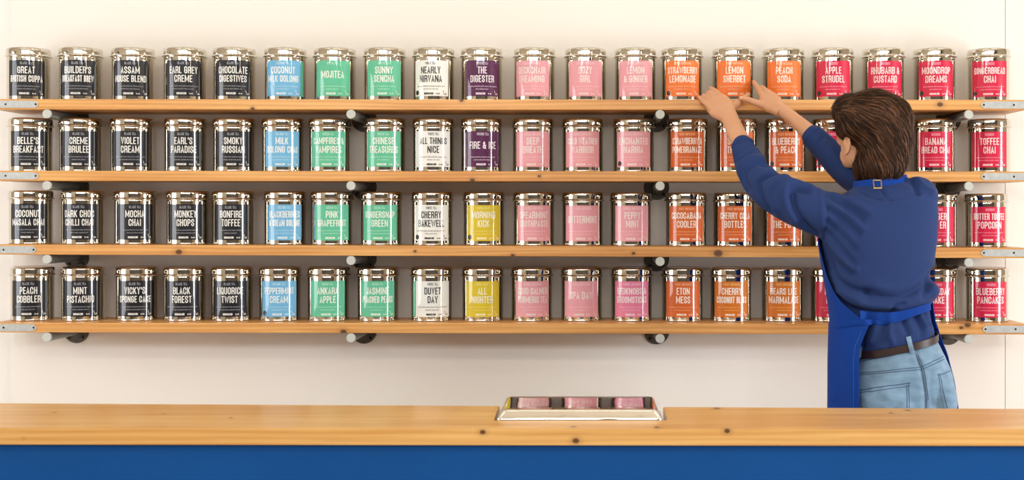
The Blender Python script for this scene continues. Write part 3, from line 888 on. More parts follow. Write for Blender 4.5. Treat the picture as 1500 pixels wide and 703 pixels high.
# ---- body: one continuous surface
HC_ = P(1274, 193, 3.86)
fv = Vector((-.6, .8, .06)).normalized(); lv = Vector((-.8, -.6, 0)).normalized(); uv = lv.cross(fv) * -1
if uv.z < 0: uv = -uv
HROT = Matrix((fv, lv, uv)).transposed()
def H(f, l, u): return HC_ + fv * f + lv * l + uv * u
bm = bmesh.new()
rows = interp_rows([(a + (5 if b < 380 else 14), b, c - (5 if b < 380 else 14), d, e + .012, f * (.86 if b < 380 else .68)) for a, b, c, d, e, f in TORSO], 2)
rows.append((1256, 560, 1380, 550, 3.745, .085)); rows.append((1262, 610, 1380, 606, 3.745, .08))
loft(bm, [prng(*r, n=32, e=2.1) for r in rows])
for q in (-1, 1):    # legs and feet
    kx = 1288 if q < 0 else 1352
    tube(bm, [tuple(v) for v in catmull([(*P(kx + 4, 590, 3.745), .075), (*P(kx, 680, 3.745), .066), (*P(kx, 770, 3.75), .048), (*P(kx, 850, 3.75), .045), (*P(kx, 955, 3.75), .032), (*P(kx, 975, 3.75), .034)], 4)], 16)
    b0 = P(kx, 985, 3.75)
    tube(bm, [(b0.x, 3.74, .045, .034), (b0.x, 3.82, .04, .032), (b0.x, 3.90, .032, .026)], 14)
ptube(bm, [(1285, 232, 3.86, .052), (1288, 255, 3.845, .054), (1293, 280, 3.825, .062)], 24)
ellipsoid(bm, H(-.012, 0, .035), .098, .076, .086, HROT, 32)
ellipsoid(bm, H(.033, 0, -.040), .062, .059, .078, HROT, 32)
for s in (-1, 1):
    ellipsoid(bm, H(.020, s * .032, -.062), .052, .031, .046, HROT)
    ellipsoid(bm, H(.046, s * .021, -.074), .042, .032, .038, HROT)
    ellipsoid(bm, H(.062, s * .036, -.024), .030, .026, .026, HROT)
    # ear: rim tube and bowl
    ec = H(.007, s * .088, -.045)
    pts = []
    for k in range(13):
        a = math.radians(-100 + k * 23)
        p = ec + uv * (.024 * math.sin(a) + .002) + fv * (-.013 * math.cos(a)) + lv * s * (.004 + .003 * math.cos(a))
        pts.append((*p, .0042))
    tube(bm, pts, 10)
    ellipsoid(bm, ec + lv * (-s * .002) - uv * .002, .012, .006, .021, HROT, 16)
    ellipsoid(bm, ec + fv * .004 - uv * .024, .007, .0055, .007, HROT, 12)
    ellipsoid(bm, H(.092, s * .010, -.037), .008, .007, .006, HROT, 12)
ellipsoid(bm, H(.074, 0, -.096), .021, .026, .018, HROT)
ellipsoid(bm, H(.080, 0, .016), .014, .046, .011, HROT)
tube(bm, [(*H(.086, 0, .006), .007), (*H(.100, 0, -.016), .0085), (*H(.110, 0, -.032), .0105)], 12)
ellipsoid(bm, H(.0905, 0, -.064), .009, .022, .0055, HROT, 14)
ellipsoid(bm, H(.0885, 0, -.073), .009, .019, .006, HROT, 14)
# arms
ptube(bm, [(1068.5, 172, 4.085, .0265), (1076, 189, 4.05, .0292), (1087, 211, 3.995, .0298), (1100, 238, 3.955, .028), (1122, 272, 3.89, .031), (1210, 314, 3.81, .046), (1240, 320, 3.81, .050)], 24, .8)
ptube(bm, [(1141, 158, 4.125, .0200), (1152, 166, 4.11, .0212), (1168, 179, 4.09, .0232), (1190, 199, 4.065, .0285), (1215, 223, 4.02, .027), (1243, 250, 3.98, .030), (1330, 292, 3.83, .045)], 24, 1.12)
# left hand: palm
def palm(bm, rows):
    rr = []
    for (x, y, D, ux, uy, uD, th) in catmull(rows, 4):
        c = P(x, y, D); u = P(x + ux, y + uy, D + uD) - c
        d = (P(1046, 147, 4.175) - P(1068, 172, 4.085)).normalized()
        v = u.cross(rr[-1][0] if False else d) if False else None
        rr.append((c, u, th))
    rings = []
    for k, (c, u, th) in enumerate(rr):
        t = (rr[min(k + 1, len(rr) - 1)][0] - rr[max(k - 1, 0)][0]).normalized()
        v = u.cross(t).normalized() * th
        rings.append(ell_ring(c, u, v, 24, 2.5))
    loft(bm, rings)
palm(bm, [(1070, 174, 4.08, 11.5, -4, 0, .0185), (1065, 168, 4.10, 12.5, -7, 0, .0175), (1058, 160, 4.135, 15.5, -10.5, 0, .0155), (1051.5, 153, 4.16, 14.5, -11.5, 0, .0135), (1046.5, 148, 4.178, 12.5, -10.5, 0, .0105)])
def finger(bm, pts):
    q = catmull([(*P(x, y, D), r) for x, y, D, r in pts], 4)
    tube(bm, [tuple(v) for v in q], 12)
finger(bm, [(1041, 159, 4.15, .0085), (1036.3, 154, 4.17, .0086), (1029.5, 147.8, 4.197, .0074), (1023.6, 141.6, 4.228, .0064)])
finger(bm, [(1046.5, 154, 4.155, .0088), (1041.2, 149, 4.178, .0090), (1036.2, 143.2, 4.19, .0078), (1031.0, 139.4, 4.222, .0068)])
finger(bm, [(1052, 149, 4.16, .0088), (1047, 143.6, 4.178, .0092), (1042.2, 137.8, 4.195, .0078), (1036.6, 134.8, 4.225, .0068)])
finger(bm, [(1058.5, 144, 4.165, .0088), (1053.5, 138.6, 4.182, .0092), (1047.2, 132.4, 4.200, .0079), (1040.8, 129.0, 4.232, .0068)])
finger(bm, [(1064, 166, 4.10, .014), (1071, 159, 4.125, .0145), (1079, 152, 4.165, .0115), (1088, 145, 4.198, .0098), (1096.3, 138.5, 4.222, .0080)])
# right hand
palm(bm, [(1143, 160, 4.12, 4.5, -8.2, .018, .0185), (1137, 155, 4.135, 6, -10, .02, .018), (1129, 149.5, 4.155, 7.5, -12, .022, .0165), (1121, 143.5, 4.178, 7, -9.5, .022, .013), (1117, 140, 4.19, 5.5, -7.5, .018, .010)])
finger(bm, [(1122, 147, 4.165, .0100), (1116.5, 141, 4.188, .0108), (1110.3, 130.5, 4.238, .0092), (1104.2, 120, 4.292, .0076)])
finger(bm, [(1128, 140, 4.17, .0098), (1122.5, 134.5, 4.198, .0106), (1116.5, 128.5, 4.250, .0090), (1110.8, 129.5, 4.315, .0076)])
finger(bm, [(1134, 142, 4.165, .0095), (1129.5, 138, 4.19, .0102), (1122.0, 132.5, 4.240, .0086), (1113.5, 135, 4.312, .0074)])
finger(bm, [(1138, 147, 4.155, .0090), (1134, 143.5, 4.18, .0092), (1127.5, 139.5, 4.225, .0080), (1118, 140.5, 4.285, .0068)])
finger(bm, [(1133, 158, 4.135, .013), (1123, 155.3, 4.145, .0145), (1110, 151.3, 4.150, .0122), (1097, 146.8, 4.158, .0104), (1085.5, 143.6, 4.162, .0084)])
body = remeshed(bm, 0.0030, 2)
body.name = 'body'
bo = pchild('body', body, M_SKIN)
# nails
M_NAIL = mat('nail', (236, 186, 158), 0.3)
def nail(x, y, D, dx, dy, r):
    bm = bmesh.new()
    p = P(x, y, D); d = (P(x + dx, y + dy, D) - p).normalized()
    v = (EYE - p).normalized(); s = d.cross(v).normalized()
    ellipsoid(bm, p + v * r * .8, r * .62, r * .8, r * .28, Matrix((s, d, v)).transposed(), 12)
    pchild('nail', bm_mesh(bm, 'nail'), M_NAIL, bo)
nail(1086.2, 143.6, 4.162, -1, -.25, .0080); nail(1095.4, 139.2, 4.222, .8, -.7, .0074)
for s in (-1, 1):
    bm = bmesh.new(); ellipsoid(bm, H(.078, s * .031, -.004), .0115, .0125, .0115, HROT, 16)
    e_ = pchild('eye', bm_mesh(bm), M_EYEW, bo)
    bm = bmesh.new(); ellipsoid(bm, H(.0880, s * .031, -.004), .002, .0055, .0055, HROT, 12)
    pchild('iris', bm_mesh(bm), M_IRIS, bo)
    bm = bmesh.new(); tube(bm, [(*H(.091, s * .014, .017), .003), (*H(.090, s * .032, .023), .0032), (*H(.078, s * .048, .018), .002)], 8)
    pchild('eyebrow', bm_mesh(bm), M_HAIR[0], bo)

# ---- shirt
bm = bmesh.new()
loft(bm, [prng(*r, e=2.3) for r in interp_rows(TORSO, 3)])
ptube(bm, SL_L, 28, .9); ptube(bm, SL_R, 28, 1.08)
ellipsoid(bm, P(1343, 287, 3.805), S(31, 3.8), .062, S(29, 3.8), None, 28)
ellipsoid(bm, P(1368 - 18, 425, 3.775), S(21, 3.78), .085, S(20, 3.78), None, 24)   # blousing over the tie
ellipsoid(bm, P(1300, 432, 3.745), S(66, 3.75), .092, S(17, 3.75), None, 28)
# open collar stand round the neck
loft(bm, [prng(1257, 277, 1320, 266, 3.835, .055, 32), prng(1254, 268, 1322, 258, 3.84, .060, 32)])
shirt = remeshed(bm, 0.005, 5)
V = verts_np(shirt); Nn = normals_np(shirt)
pxx = CX + V[:, 0] / V[:, 1] * F; pyy = CY - (V[:, 2] - CAMZ) / V[:, 1] * F
face = np.clip(-Nn[:, 1] * 1.6 + .25, 0, 1)
def dist_poly(pl):
    best = np.full(len(V), 1e9)
    pl = [(p[0], p[1]) for p in catmull(pl, 5)] if len(pl) > 2 else pl
    for (ax, ay), (bx, by_) in zip(pl[:-1], pl[1:]):
        dx, dy = bx - ax, by_ - ay; L2 = dx * dx + dy * dy + 1e-9
        t = np.clip(((pxx - ax) * dx + (pyy - ay) * dy) / L2, 0, 1)
        best = np.minimum(best, np.hypot(pxx - ax - t * dx, pyy - ay - t * dy))
    return best
FOLDS = [
 ([(1183, 280), (1166, 277), (1160, 285), (1165, 308), (1180, 330), (1197, 346)], -.009, 3.6),
 ([(1188, 273), (1170, 269), (1152, 273), (1152, 298), (1166, 322)], .007, 6),
 ([(1143, 251), (1124, 258), (1112, 270), (1117, 290), (1130, 311)], -.008, 3.6),
 ([(1152, 260), (1132, 268), (1124, 284), (1135, 306)], .006, 6),
 ([(1125, 240), (1108, 239), (1095, 247), (1090, 262), (1096, 278)], -.007, 3.6),
 ([(1116, 232), (1100, 232), (1086, 240), (1081, 256)], .004, 4.5),
 ([(1102, 222), (1092, 228), (1080, 236)], -.004, 2.6),
 ([(1079, 228), (1104, 213)], -.002, 1.5),
 ([(1207, 277), (1211, 298), (1212, 325), (1206, 352)], -.0022, 1.8),
 ([(1200, 276), (1204, 300), (1205, 325)], .002, 3),
 ([(1216, 288), (1240, 302), (1264, 322)], -.0045, 4), ([(1222, 284), (1248, 296), (1276, 312)], .0035, 4),
 ([(1213, 306), (1235, 322), (1257, 343)], -.0045, 4), ([(1216, 298), (1242, 314), (1265, 334)], .003, 4),
 ([(1211, 325), (1230, 342), (1252, 366)], -.004, 4), ([(1208, 338), (1228, 358), (1250, 388)], -.0035, 4),
 ([(1206, 352), (1222, 382), (1247, 402)], -.0055, 3.5), ([(1210, 350), (1230, 376), (1254, 394)], .003, 4),
 ([(1206, 362), (1216, 388), (1228, 410), (1247, 423), (1272, 428)], -.007, 3.6),
 ([(1220, 402), (1236, 424), (1262, 440)], .005, 5),
 ([(1268, 429), (1298, 434), (1330, 430), (1354, 416), (1366, 396)], -.0075, 4),
 ([(1284, 420), (1315, 424), (1345, 410), (1362, 388)], .003, 6),
 ([(1232, 430), (1256, 445), (1300, 449), (1340, 442), (1368, 425)], .006, 7),
 ([(1228, 434), (1246, 449), (1275, 457), (1310, 457)], -.008, 3.6),
 ([(1308, 456), (1310, 448), (1322, 444)], -.005, 2.5),
 ([(1366, 404), (1360, 418), (1350, 434)], -.006, 3),
 ([(1304, 472), (1303, 488), (1308, 502)], .005, 3), ([(1298, 474), (1296, 500)], -.003, 3),
 ([(1340, 462), (1350, 480), (1352, 490)], -.006, 4), ([(1354, 456), (1362, 474)], -.006, 3), ([(1347, 460), (1356, 478)], .005, 3),
 ([(1272, 476), (1262, 496), (1262, 510)], -.006, 4), ([(1284, 478), (1276, 500)], .004, 4), ([(1322, 470), (1330, 488)], -.005, 3.5),
 ([(1240, 290), (1290, 296), (1335, 291), (1370, 278)], .0018, 1.6),
 ([(1262, 281), (1274, 288), (1288, 291)], -.004, 2.4), ([(1291, 277), (1297, 288), (1304, 292)], -.0035, 2.2),
 ([(1333, 262), (1340, 274), (1344, 284)], -.005, 2.6), ([(1345, 262), (1354, 272), (1366, 280)], .003, 3),
 ([(1208, 275), (1222, 277), (1240, 286)], -.004, 2.6),
 ([(1208, 196), (1224, 214), (1232, 236)], -.003, 2.5), ([(1196, 214), (1206, 200)], -.002, 1.4),
]
disp = np.zeros(len(V))
for pl, amp, wd in FOLDS:
    disp += 2.0 * amp * np.exp(-(dist_poly(pl) / (wd * 1.15)) ** 2)
lf = np.array([mnoise.noise(Vector((v[0] * 9, v[1] * 9, v[2] * 14))) for v in V]) * .003
V2 = V + Nn * (disp * face + lf)[:, None]
E_ = np.empty(len(shirt.edges) * 2, dtype=np.int64); shirt.edges.foreach_get('vertices', E_); E_ = E_.reshape(-1, 2)
def relax(A, E, it):
    cnt_ = np.bincount(E.ravel(), minlength=len(A))[:, None] + 1e-9
    for _ in range(it):
        acc = np.zeros_like(A); np.add.at(acc, E[:, 0], A[E[:, 1]]); np.add.at(acc, E[:, 1], A[E[:, 0]])
        A = A * .5 + acc / cnt_ * .5
    return A
set_np(shirt, relax(V2, E_, 1))
shirt.name = 'shirt'
shirt_bvh = bvh_of(shirt)
so = pchild('shirt', shirt, M_SHIRT)
# cuffs: turned edges standing a little off the arm
for cx_, cy_, D_, x2, y2, D2, r_ in ((1087.5, 211.5, 3.995, 1091, 222, 3.98, .0345), (1191, 200, 4.065, 1200, 209, 4.05, .0365)):
    a, b_ = P(cx_, cy_, D_), P(x2, y2, D2)
    t = (a - b_).normalized(); u = t.cross(Vector((0, 1, 0))).normalized(); v = t.cross(u)
    k = .92 if cx_ < 1100 else 1.1
    rings = [ell_ring(a + t * o_, u * (r_ + q), v * (r_ + q) * k, 32) for o_, q in ((-.016, .0003), (-.014, .0022), (.001, .0022), (.0035, .0008), (.0025, -.0015), (-.004, -.002))]
    bm = bmesh.new(); loft(bm, rings, caps=False)
    pchild('cuff', bm_mesh(bm, 'cuff'), M_SHIRT, so)

# ---- jeans
JR = [(1256, 521, 1371, 497, 3.75, .108), (1250, 540, 1382, 520, 3.748, .116), (1243, 562, 1392, 545, 3.745, .124), (1238, 590, 1398, 578, 3.745, .126), (1236, 620, 1400, 612, 3.745, .122), (1240, 645, 1398, 640, 3.745, .11)]
bm = bmesh.new()
loft(bm, [prng(*r, e=2.3) for r in interp_rows(JR, 3)])
ellipsoid(bm, P(1300, 592, 3.685), S(45, 3.7), .085, S(44, 3.7), None, 28)
ellipsoid(bm, P(1374, 586, 3.70), S(27, 3.7), .078, S(42, 3.7), None, 28)
for kx in (1283, 1356):
    ptube(bm, [(kx, 610, 3.745, .092), (kx, 680, 3.745, .085), (kx, 760, 3.75, .066), (kx, 850, 3.75, .060), (kx, 950, 3.75, .056), (kx, 968, 3.75, .056)], 24)
jeans = remeshed(bm, 0.005, 5)
V = verts_np(jeans); Nn = normals_np(jeans)
pxx = CX + V[:, 0] / V[:, 1] * F; pyy = CY - (V[:, 2] - CAMZ) / V[:, 1] * F
face = np.clip(-Nn[:, 1] * 1.6 + .25, 0, 1)
disp = np.zeros(len(V))
for pl, amp, wd in [([(1341, 516), (1350, 543), (1356, 585), (1354, 640)], -.006, 3.2), ([(1252, 546), (1300, 542), (1350, 537), (1384, 521)], .0012, 1.6),
                    ([(1270, 572), (1290, 585), (1310, 600)], -.003, 4), ([(1365, 545), (1362, 570), (1366, 596)], -.003, 3.5), ([(1262, 580), (1280, 600)], .003, 4)]:
    disp += amp * np.exp(-(dist_poly(pl) / wd) ** 2)
lf = np.array([mnoise.noise(Vector((v[0] * 12, v[1] * 12, v[2] * 12))) for v in V]) * .0022
set_np(jeans, V + Nn * (disp * face + lf)[:, None])
jeans.name = 'jeans'
jeans_bvh = bvh_of(jeans)
jo = pchild('jeans', jeans, M_DENIM)
def seam(name, bvh, pts, r, off, m, parent, dash=0):
    bm = bmesh.new()
    q = [onto(bvh, x, y, off)[0] for x, y in dense(pts, 1.5 if dash else 2.5)]
    if dash:
        for i in range(0, len(q) - 1, 2):
            cyl(bm, q[i], q[i] + (q[i + 1] - q[i]) * .9, r, 5)
    else:
        tube(bm, [(*p, r) for p in q], 6)
    me = bm_mesh(bm, name)
    o = pchild(name, me, m, parent)
    if dash: o['kind'] = 'stuff'
    return o
def patch(name, bvh, poly_top, poly_bot, off, th, m, parent, nv=10, step=2.5):
    """cloth piece between two px polylines (same direction), lying on bvh, real thickness"""
    n = max(3, int(max(math.dist(a, b) for a, b in zip(poly_top[:-1], poly_top[1:])) * (len(poly_top) - 1) / step))
    def at(pl, t):
        k = t * (len(pl) - 1); i = min(int(k), len(pl) - 2); f_ = k - i
        return (pl[i][0] + (pl[i + 1][0] - pl[i][0]) * f_, pl[i][1] + (pl[i + 1][1] - pl[i][1]) * f_)
    bm = bmesh.new()
    A, B = [], []
    for i in range(n + 1):
        a, b_ = at(poly_top, i / n), at(poly_bot, i / n)
        ra, rb = [], []
        for j in range(nv + 1):
            t = j / nv
            p, nn = onto(bvh, a[0] + (b_[0] - a[0]) * t, a[1] + (b_[1] - a[1]) * t, 0)
            ra.append(bm.verts.new(p + nn * (off + th))); rb.append(bm.verts.new(p - nn * .001 + nn * off * .2))
        A.append(ra); B.append(rb)
    for i in range(n):
        for j in range(nv):
            bm.faces.new((A[i][j], A[i + 1][j], A[i + 1][j + 1], A[i][j + 1]))
            bm.faces.new((B[i][j], B[i][j + 1], B[i + 1][j + 1], B[i + 1][j]))
    for i in range(n):
        bm.faces.new((A[i][0], B[i][0], B[i + 1][0], A[i + 1][0])); bm.faces.new((A[i][nv], A[i + 1][nv], B[i + 1][nv], B[i][nv]))
    for j in range(nv):
        bm.faces.new((A[0][j], A[0][j + 1], B[0][j + 1], B[0][j])); bm.faces.new((A[n][j], B[n][j], B[n][j + 1], A[n][j + 1]))
    return pchild(name, bm_mesh(bm, name, ang=60), m, parent)
pk = patch('pocket', jeans_bvh, [(1258, 569), (1296, 564), (1334, 558)], [(1266, 640), (1296, 652), (1330, 636)], .001, .0012, M_DENIM, jo, 16)
seam('stitching', jeans_bvh, [(1259, 571.5), (1296, 566.5), (1333.5, 560.5)], .0012, .0028, M_SEAM, jo)
seam('stitching', jeans_bvh, [(1259.5, 576), (1296, 571), (1333, 565)], .0009, .0028, M_SEAM, jo)
for pl in ([(1262, 574), (1266, 610), (1269, 636)], [(1331, 562), (1331, 600), (1328, 632)], [(1328, 564), (1328, 600)]):
    seam('stitching', jeans_bvh, pl, .0009, .0026, M_SEAM, jo)
pk = patch('pocket', jeans_bvh, [(1374, 547), (1383, 545), (1391, 541.5)], [(1386, 610), (1391, 612), (1395, 612)], .001, .0012, M_DENIM, jo, 14)
seam('stitching', jeans_bvh, [(1374.5, 549), (1383, 547), (1390.5, 543.5)], .0011, .0026, M_SEAM, jo)
seam('stitching', jeans_bvh, [(1376, 549), (1382, 575), (1388, 600)], .0010, .0026, M_SEAM, jo)
for pl in ([(1253, 546.5), (1300, 542.5), (1350, 537.5), (1382, 522)], [(1253, 549.5), (1300, 545.5), (1351, 541), (1383, 526)], [(1342, 520), (1351, 543), (1357.5, 585), (1356, 630)], [(1345, 520), (1354, 543), (1360, 585)]):
    seam('seam', jeans_bvh, pl, .0009, .0010, M_SEAM, jo)
seam('seam', jeans_bvh, [(1256, 530), (1300, 522), (1342, 511), (1374, 501)], .0011, .0008, M_SEAM, jo)
for dx_ in (0, 1):
    seam('stitching', jeans_bvh, [(1256, 526 + dx_ * 2.2), (1300, 518.5 + dx_ * 2.2), (1342, 508 + dx_ * 2.2), (1372, 498.5 + dx_ * 2)], .0006, .0012, M_THREAD, jo, dash=1)
# turned hems
for kx in (1283, 1356):
    bm = bmesh.new(); c = P(kx, 966, 3.75)
    loft(bm, [ell_ring(Vector((c.x, c.y, c.z + dz)), Vector((rr, 0, 0)), Vector((0, rr, 0)), 28) for dz, rr in ((.02, .055), (.018, .0585), (-.01, .0585), (-.012, .056))])
    pchild('hem', bm_mesh(bm), M_DENIM, jo)
# shoes
for kx in (1288, 1352):
    c = P(kx, 985, 3.75)
    bm = bmesh.new()
    for (y_, hw, hh) in ():
        pass
    rings = [ell_ring(Vector((c.x, y_, hz)), Vector((hw, 0, 0)), Vector((0, 0, hz - .002)), 20, 2.6)
             for y_, hw, hz in ((3.685, .018, .03), (3.70, .034, .044), (3.75, .038, .05), (3.80, .043, .042), (3.87, .046, .034), (3.92, .040, .028), (3.945, .018, .018))]
    loft(bm, rings)
    pchild('shoe', bm_mesh(bm), M_SHOE, person)
# belt
bm = bmesh.new()
def bring(dy, g): return prng(1255, 517.5 + dy, 1370, 491.8 + dy, 3.75, .109, 64, 2.3, g)
loft(bm, [bring(-5.2, .001), bring(-5.2, .0045), bring(5.2, .0045), bring(5.2, .001)], caps=False)
belt = pchild('belt', bm_mesh(bm, 'belt', ang=40), M_BELT)
bm = bmesh.new()
loft(bm, [bring(-5.2, .001), bring(-5.2, .0045), bring(5.2, .0045), bring(5.2, .001)], caps=False)
bme = bm_mesh(bm); belt_bvh = bvh_of(bme)
#LOOPS#

# ---- apron
AP = [(330, 1203, 1376, 3.80, .118), (352, 1200.5, 1377, 3.79, .121), (378, 1204, 1373, 3.785, .122), (402, 1208, 1370, 3.78, .122), (425, 1212, 1371, 3.775, .122), (450, 1216, 1371, 3.77, .120),
      (472, 1218, 1372, 3.765, .118), (490, 1217.5, 1378, 3.76, .124), (520, 1217, 1391, 3.755, .135), (560, 1216.5, 1403, 3.75, .142), (600, 1215.5, 1410, 3.75, .145), (680, 1213, 1414, 3.75, .15), (760, 1210, 1417, 3.75, .155)]
def ap_row(y):
    for a, b in zip(AP[:-1], AP[1:]):
        if a[0] <= y <= b[0]:
            t = (y - a[0]) / (b[0] - a[0]); return [a[k] + (b[k] - a[k]) * t for k in range(5)]
    return list(AP[-1])
def ap_pt(y, th_, g=0.0, wav=True):
    _, xl, xr, D, b = ap_row(y)
    c = P((xl + xr) / 2, y, D); a = S((xr - xl) / 2, D)
    ca, sa = math.cos(th_), math.sin(th_)
    k = 0.0
    if wav and y > 478:
        k = .004 * math.sin(th_ * 9 + y * .01) * min(1, (y - 478) / 60)
    # power 2.2 super-ellipse
    ex = 2 / 2.2
    px_ = math.copysign(abs(ca) ** ex, ca) * (a + g + k); py_ = math.copysign(abs(sa) ** ex, sa) * (b + g + k)
    return Vector((c.x + px_, c.y - py_, c.z))
def edge_tab(tab, y):
    for (y0_, v0), (y1_, v1) in zip(tab[:-1], tab[1:]):
        if y0_ <= y <= y1_: return v0 + (v1 - v0) * (y - y0_) / (y1_ - y0_)
    return tab[-1][1] if y > tab[-1][0] else tab[0][1]
def cloth_sheet(name, ys, eL, eR, th, m, parent, nt=60, g=0.0):
    bm = bmesh.new(); O, I = [], []
    for y in ys:
        a0, a1 = math.radians(edge_tab(eL, y)), math.radians(edge_tab(eR, y))
        O.append([bm.verts.new(ap_pt(y, a0 + (a1 - a0) * i / nt, g + th)) for i in range(nt + 1)])
        I.append([bm.verts.new(ap_pt(y, a0 + (a1 - a0) * i / nt, g)) for i in range(nt + 1)])
    m_ = len(ys)
    for k in range(m_ - 1):
        for i in range(nt):
            bm.faces.new((O[k][i], O[k][i + 1], O[k + 1][i + 1], O[k + 1][i]))
            bm.faces.new((I[k][i], I[k + 1][i], I[k + 1][i + 1], I[k][i + 1]))
        bm.faces.new((O[k][0], O[k + 1][0], I[k + 1][0], I[k][0])); bm.faces.new((O[k][nt], I[k][nt], I[k + 1][nt], O[k + 1][nt]))
    for i in range(nt):
        bm.faces.new((O[0][i], I[0][i], I[0][i + 1], O[0][i + 1])); bm.faces.new((O[-1][i], O[-1][i + 1], I[-1][i + 1], I[-1][i]))
    return pchild(name, bm_mesh(bm, name, ang=50), m, parent)
ys1 = list(range(332, 486, 6))
EL1 = [(332, 215), (352, 186), (378, 176), (402, 168), (425, 158), (440, 146), (455, 130), (470, 113), (490, 122)]
EL2 = [(470, 113), (485, 119), (500, 125), (520, 128), (560, 129), (600, 129.5), (760, 132)]
ER = [(332, 325), (400, 338), (470, 352), (500, 350), (600, 347), (760, 343)]
ap = cloth_sheet('apron', ys1, EL1, ER, .0022, M_APRON, person, g=.002)
sk = cloth_sheet('skirt', list(range(474, 765, 7)), EL2, ER, .0022, M_APRON, ap, g=.0045)
# stitched hem line on the skirt edge
bm = bmesh.new()
for y in range(480, 602, 3):
    t0 = math.radians(edge_tab(EL2, y) + 5)
    a = ap_pt(y, t0, .0072); b_ = ap_pt(y + 1.8, math.radians(edge_tab(EL2, y + 1.8) + 5), .0072)
    cyl(bm, a, b_, .0006, 5)
o = pchild('stitching', bm_mesh(bm), mat('pale_blue_thread', (84, 122, 196), 0.8), ap); o['kind'] = 'stuff'
# combined surface for the ties
def combo(*objs):
    vs, fs = [], []
    for o_ in objs:
        b0 = len(vs)
        for v in o_.data.vertices: vs.append(v.co - PINV)
        o_.data.calc_loop_triangles()
        for t in o_.data.loop_triangles: fs.append(tuple(i + b0 for i in t.vertices))
    return BVHTree.FromPolygons(vs, fs)
tie_bvh = combo(so, ap, sk)
def smooth_band(name, bvh, top, bot, off, th, m, parent, n=46, nv=4):
    """band like patch() but its depth is smoothed along its length so that it spans the folds"""
    T = catmull(top, 12); B_ = catmull(bot, 12)
    idx = np.linspace(0, len(T) - 1, n + 1)
    def s(a, k): i = min(int(k), len(a) - 2); return a[i] + (a[i + 1] - a[i]) * (k - i)
    grid = []
    for k in idx:
        a, b_ = s(T, k), s(B_, k * (len(B_) - 1) / (len(T) - 1))
        grid.append([onto(bvh, *(a + (b_ - a) * j / nv), 0)[0] for j in range(nv + 1)])
    G = np.array([[list(p) for p in r] for r in grid])
    dep = G[:, :, 1].min(axis=1)
    for _ in range(6):
        dd = dep.copy(); dd[1:-1] = (dep[:-2] + dep[1:-1] * 2 + dep[2:]) / 4; dep = np.minimum(dd, dep + .001)
    bm = bmesh.new(); A, C = [], []
    for i in range(n + 1):
        ra, rc = [], []
        for j in range(nv + 1):
            p = Vector(G[i, j]); d = (p - EYE).normalized()
            D_ = dep[i] - off + .0015 * math.sin(j / nv * math.pi) * -1
            q = EYE + d * ((D_) / d.y)
            ra.append(bm.verts.new(q)); rc.append(bm.verts.new(q + d * th))
        A.append(ra); C.append(rc)
    for i in range(n):
        for j in range(nv):
            bm.faces.new((A[i][j], A[i + 1][j], A[i + 1][j + 1], A[i][j + 1])); bm.faces.new((C[i][j], C[i][j + 1], C[i + 1][j + 1], C[i + 1][j]))
        bm.faces.new((A[i][0], C[i][0], C[i + 1][0], A[i + 1][0])); bm.faces.new((A[i][nv], A[i + 1][nv], C[i + 1][nv], C[i][nv]))
    for j in range(nv):
        bm.faces.new((A[0][j], A[0][j + 1], C[0][j + 1], C[0][j])); bm.faces.new((A[n][j], C[n][j], C[n][j + 1], A[n][j + 1]))
    return pchild(name, bm_mesh(bm, name, ang=50), m, parent)
smooth_band('waist_tie', tie_bvh, [(1222, 474), (1245, 470), (1275, 468), (1300, 470)], [(1222, 482), (1245, 478.5), (1275, 476), (1300, 476)], .002, .003, M_APRON, ap)
smooth_band('waist_tie', tie_bvh, [(1260, 455), (1285, 457.5), (1310, 457), (1338, 451), (1363, 443)], [(1260, 467.5), (1285, 472), (1312, 472), (1340, 463), (1364, 454)], .005, .003, M_APRON, ap)
for pl in ([(1263, 458), (1285, 460.5), (1310, 460), (1338, 454), (1360, 446.5)], [(1263, 464.5), (1285, 469), (1312, 469), (1340, 460), (1361, 452.5)]):
    bm = bmesh.new()
    q = [onto(tie_bvh, p[0], p[1], .0105)[0] for p in catmull(pl, 6)]
loop_bvh = combo(so, jo, belt)
smooth_band('belt_loop', loop_bvh, [(1327, 493.5), (1330, 506), (1333.5, 519)], [(1334, 492.2), (1337, 504.5), (1340.5, 517.5)], .0025, .002, M_DENIM, jo, n=16, nv=3)
smooth_band('belt_loop', loop_bvh, [(1258, 508), (1257, 516), (1256, 525)], [(1263, 507), (1262, 515), (1261, 524)], .0025, .002, M_DENIM, jo, n=16, nv=3)
neck_rows = [prng(1251.5, 273 + dy, 1327, 263 + dy, 3.832, .071, 64, 2.1, g) for dy, g in ((-7.5, -.004), (-7.5, .000), (4.5, .0055), (4.5, .002))]
bm = bmesh.new(); loft(bm, neck_rows, caps=False)
ns = bm_mesh(bm, 'neck_strap', ang=40); ns_bvh = bvh_of(ns)
nso = pchild('neck_strap', ns, M_APRON, ap)
for s_ in (1258, 1320):   # straps down to the bib in front
    p0 = Vector((P(s_, 270, 3.85).x, 3.875, P(0, 272, 3.85).z)); p1 = ap_pt(334, math.radians(250 if s_ < 1300 else 290), .004)
    bm = bmesh.new()
    m1 = (p0 + p1) / 2 + Vector((0, .03, .01))
    q = catmull([tuple(p0), tuple(m1), tuple(p1)], 6)
    rings = [[Vector(p) + Vector(o_) for o_ in ((-.012, 0, 0), (.012, 0, 0), (.012, .003, 0), (-.012, .003, 0))] for p in q]
    loft(bm, rings)
    pchild('strap', bm_mesh(bm), M_APRON, ap)
bm = bmesh.new()
q = [onto(ns_bvh, x, y, .0035)[0] for x, y in ((1279.5, 264.5), (1290.5, 264.5), (1291.2, 275.3), (1280.5, 275.6), (1279.5, 264.5))]
for a, b_ in zip(q[:-1], q[1:]): cyl(bm, a, b_, .0019, 8)
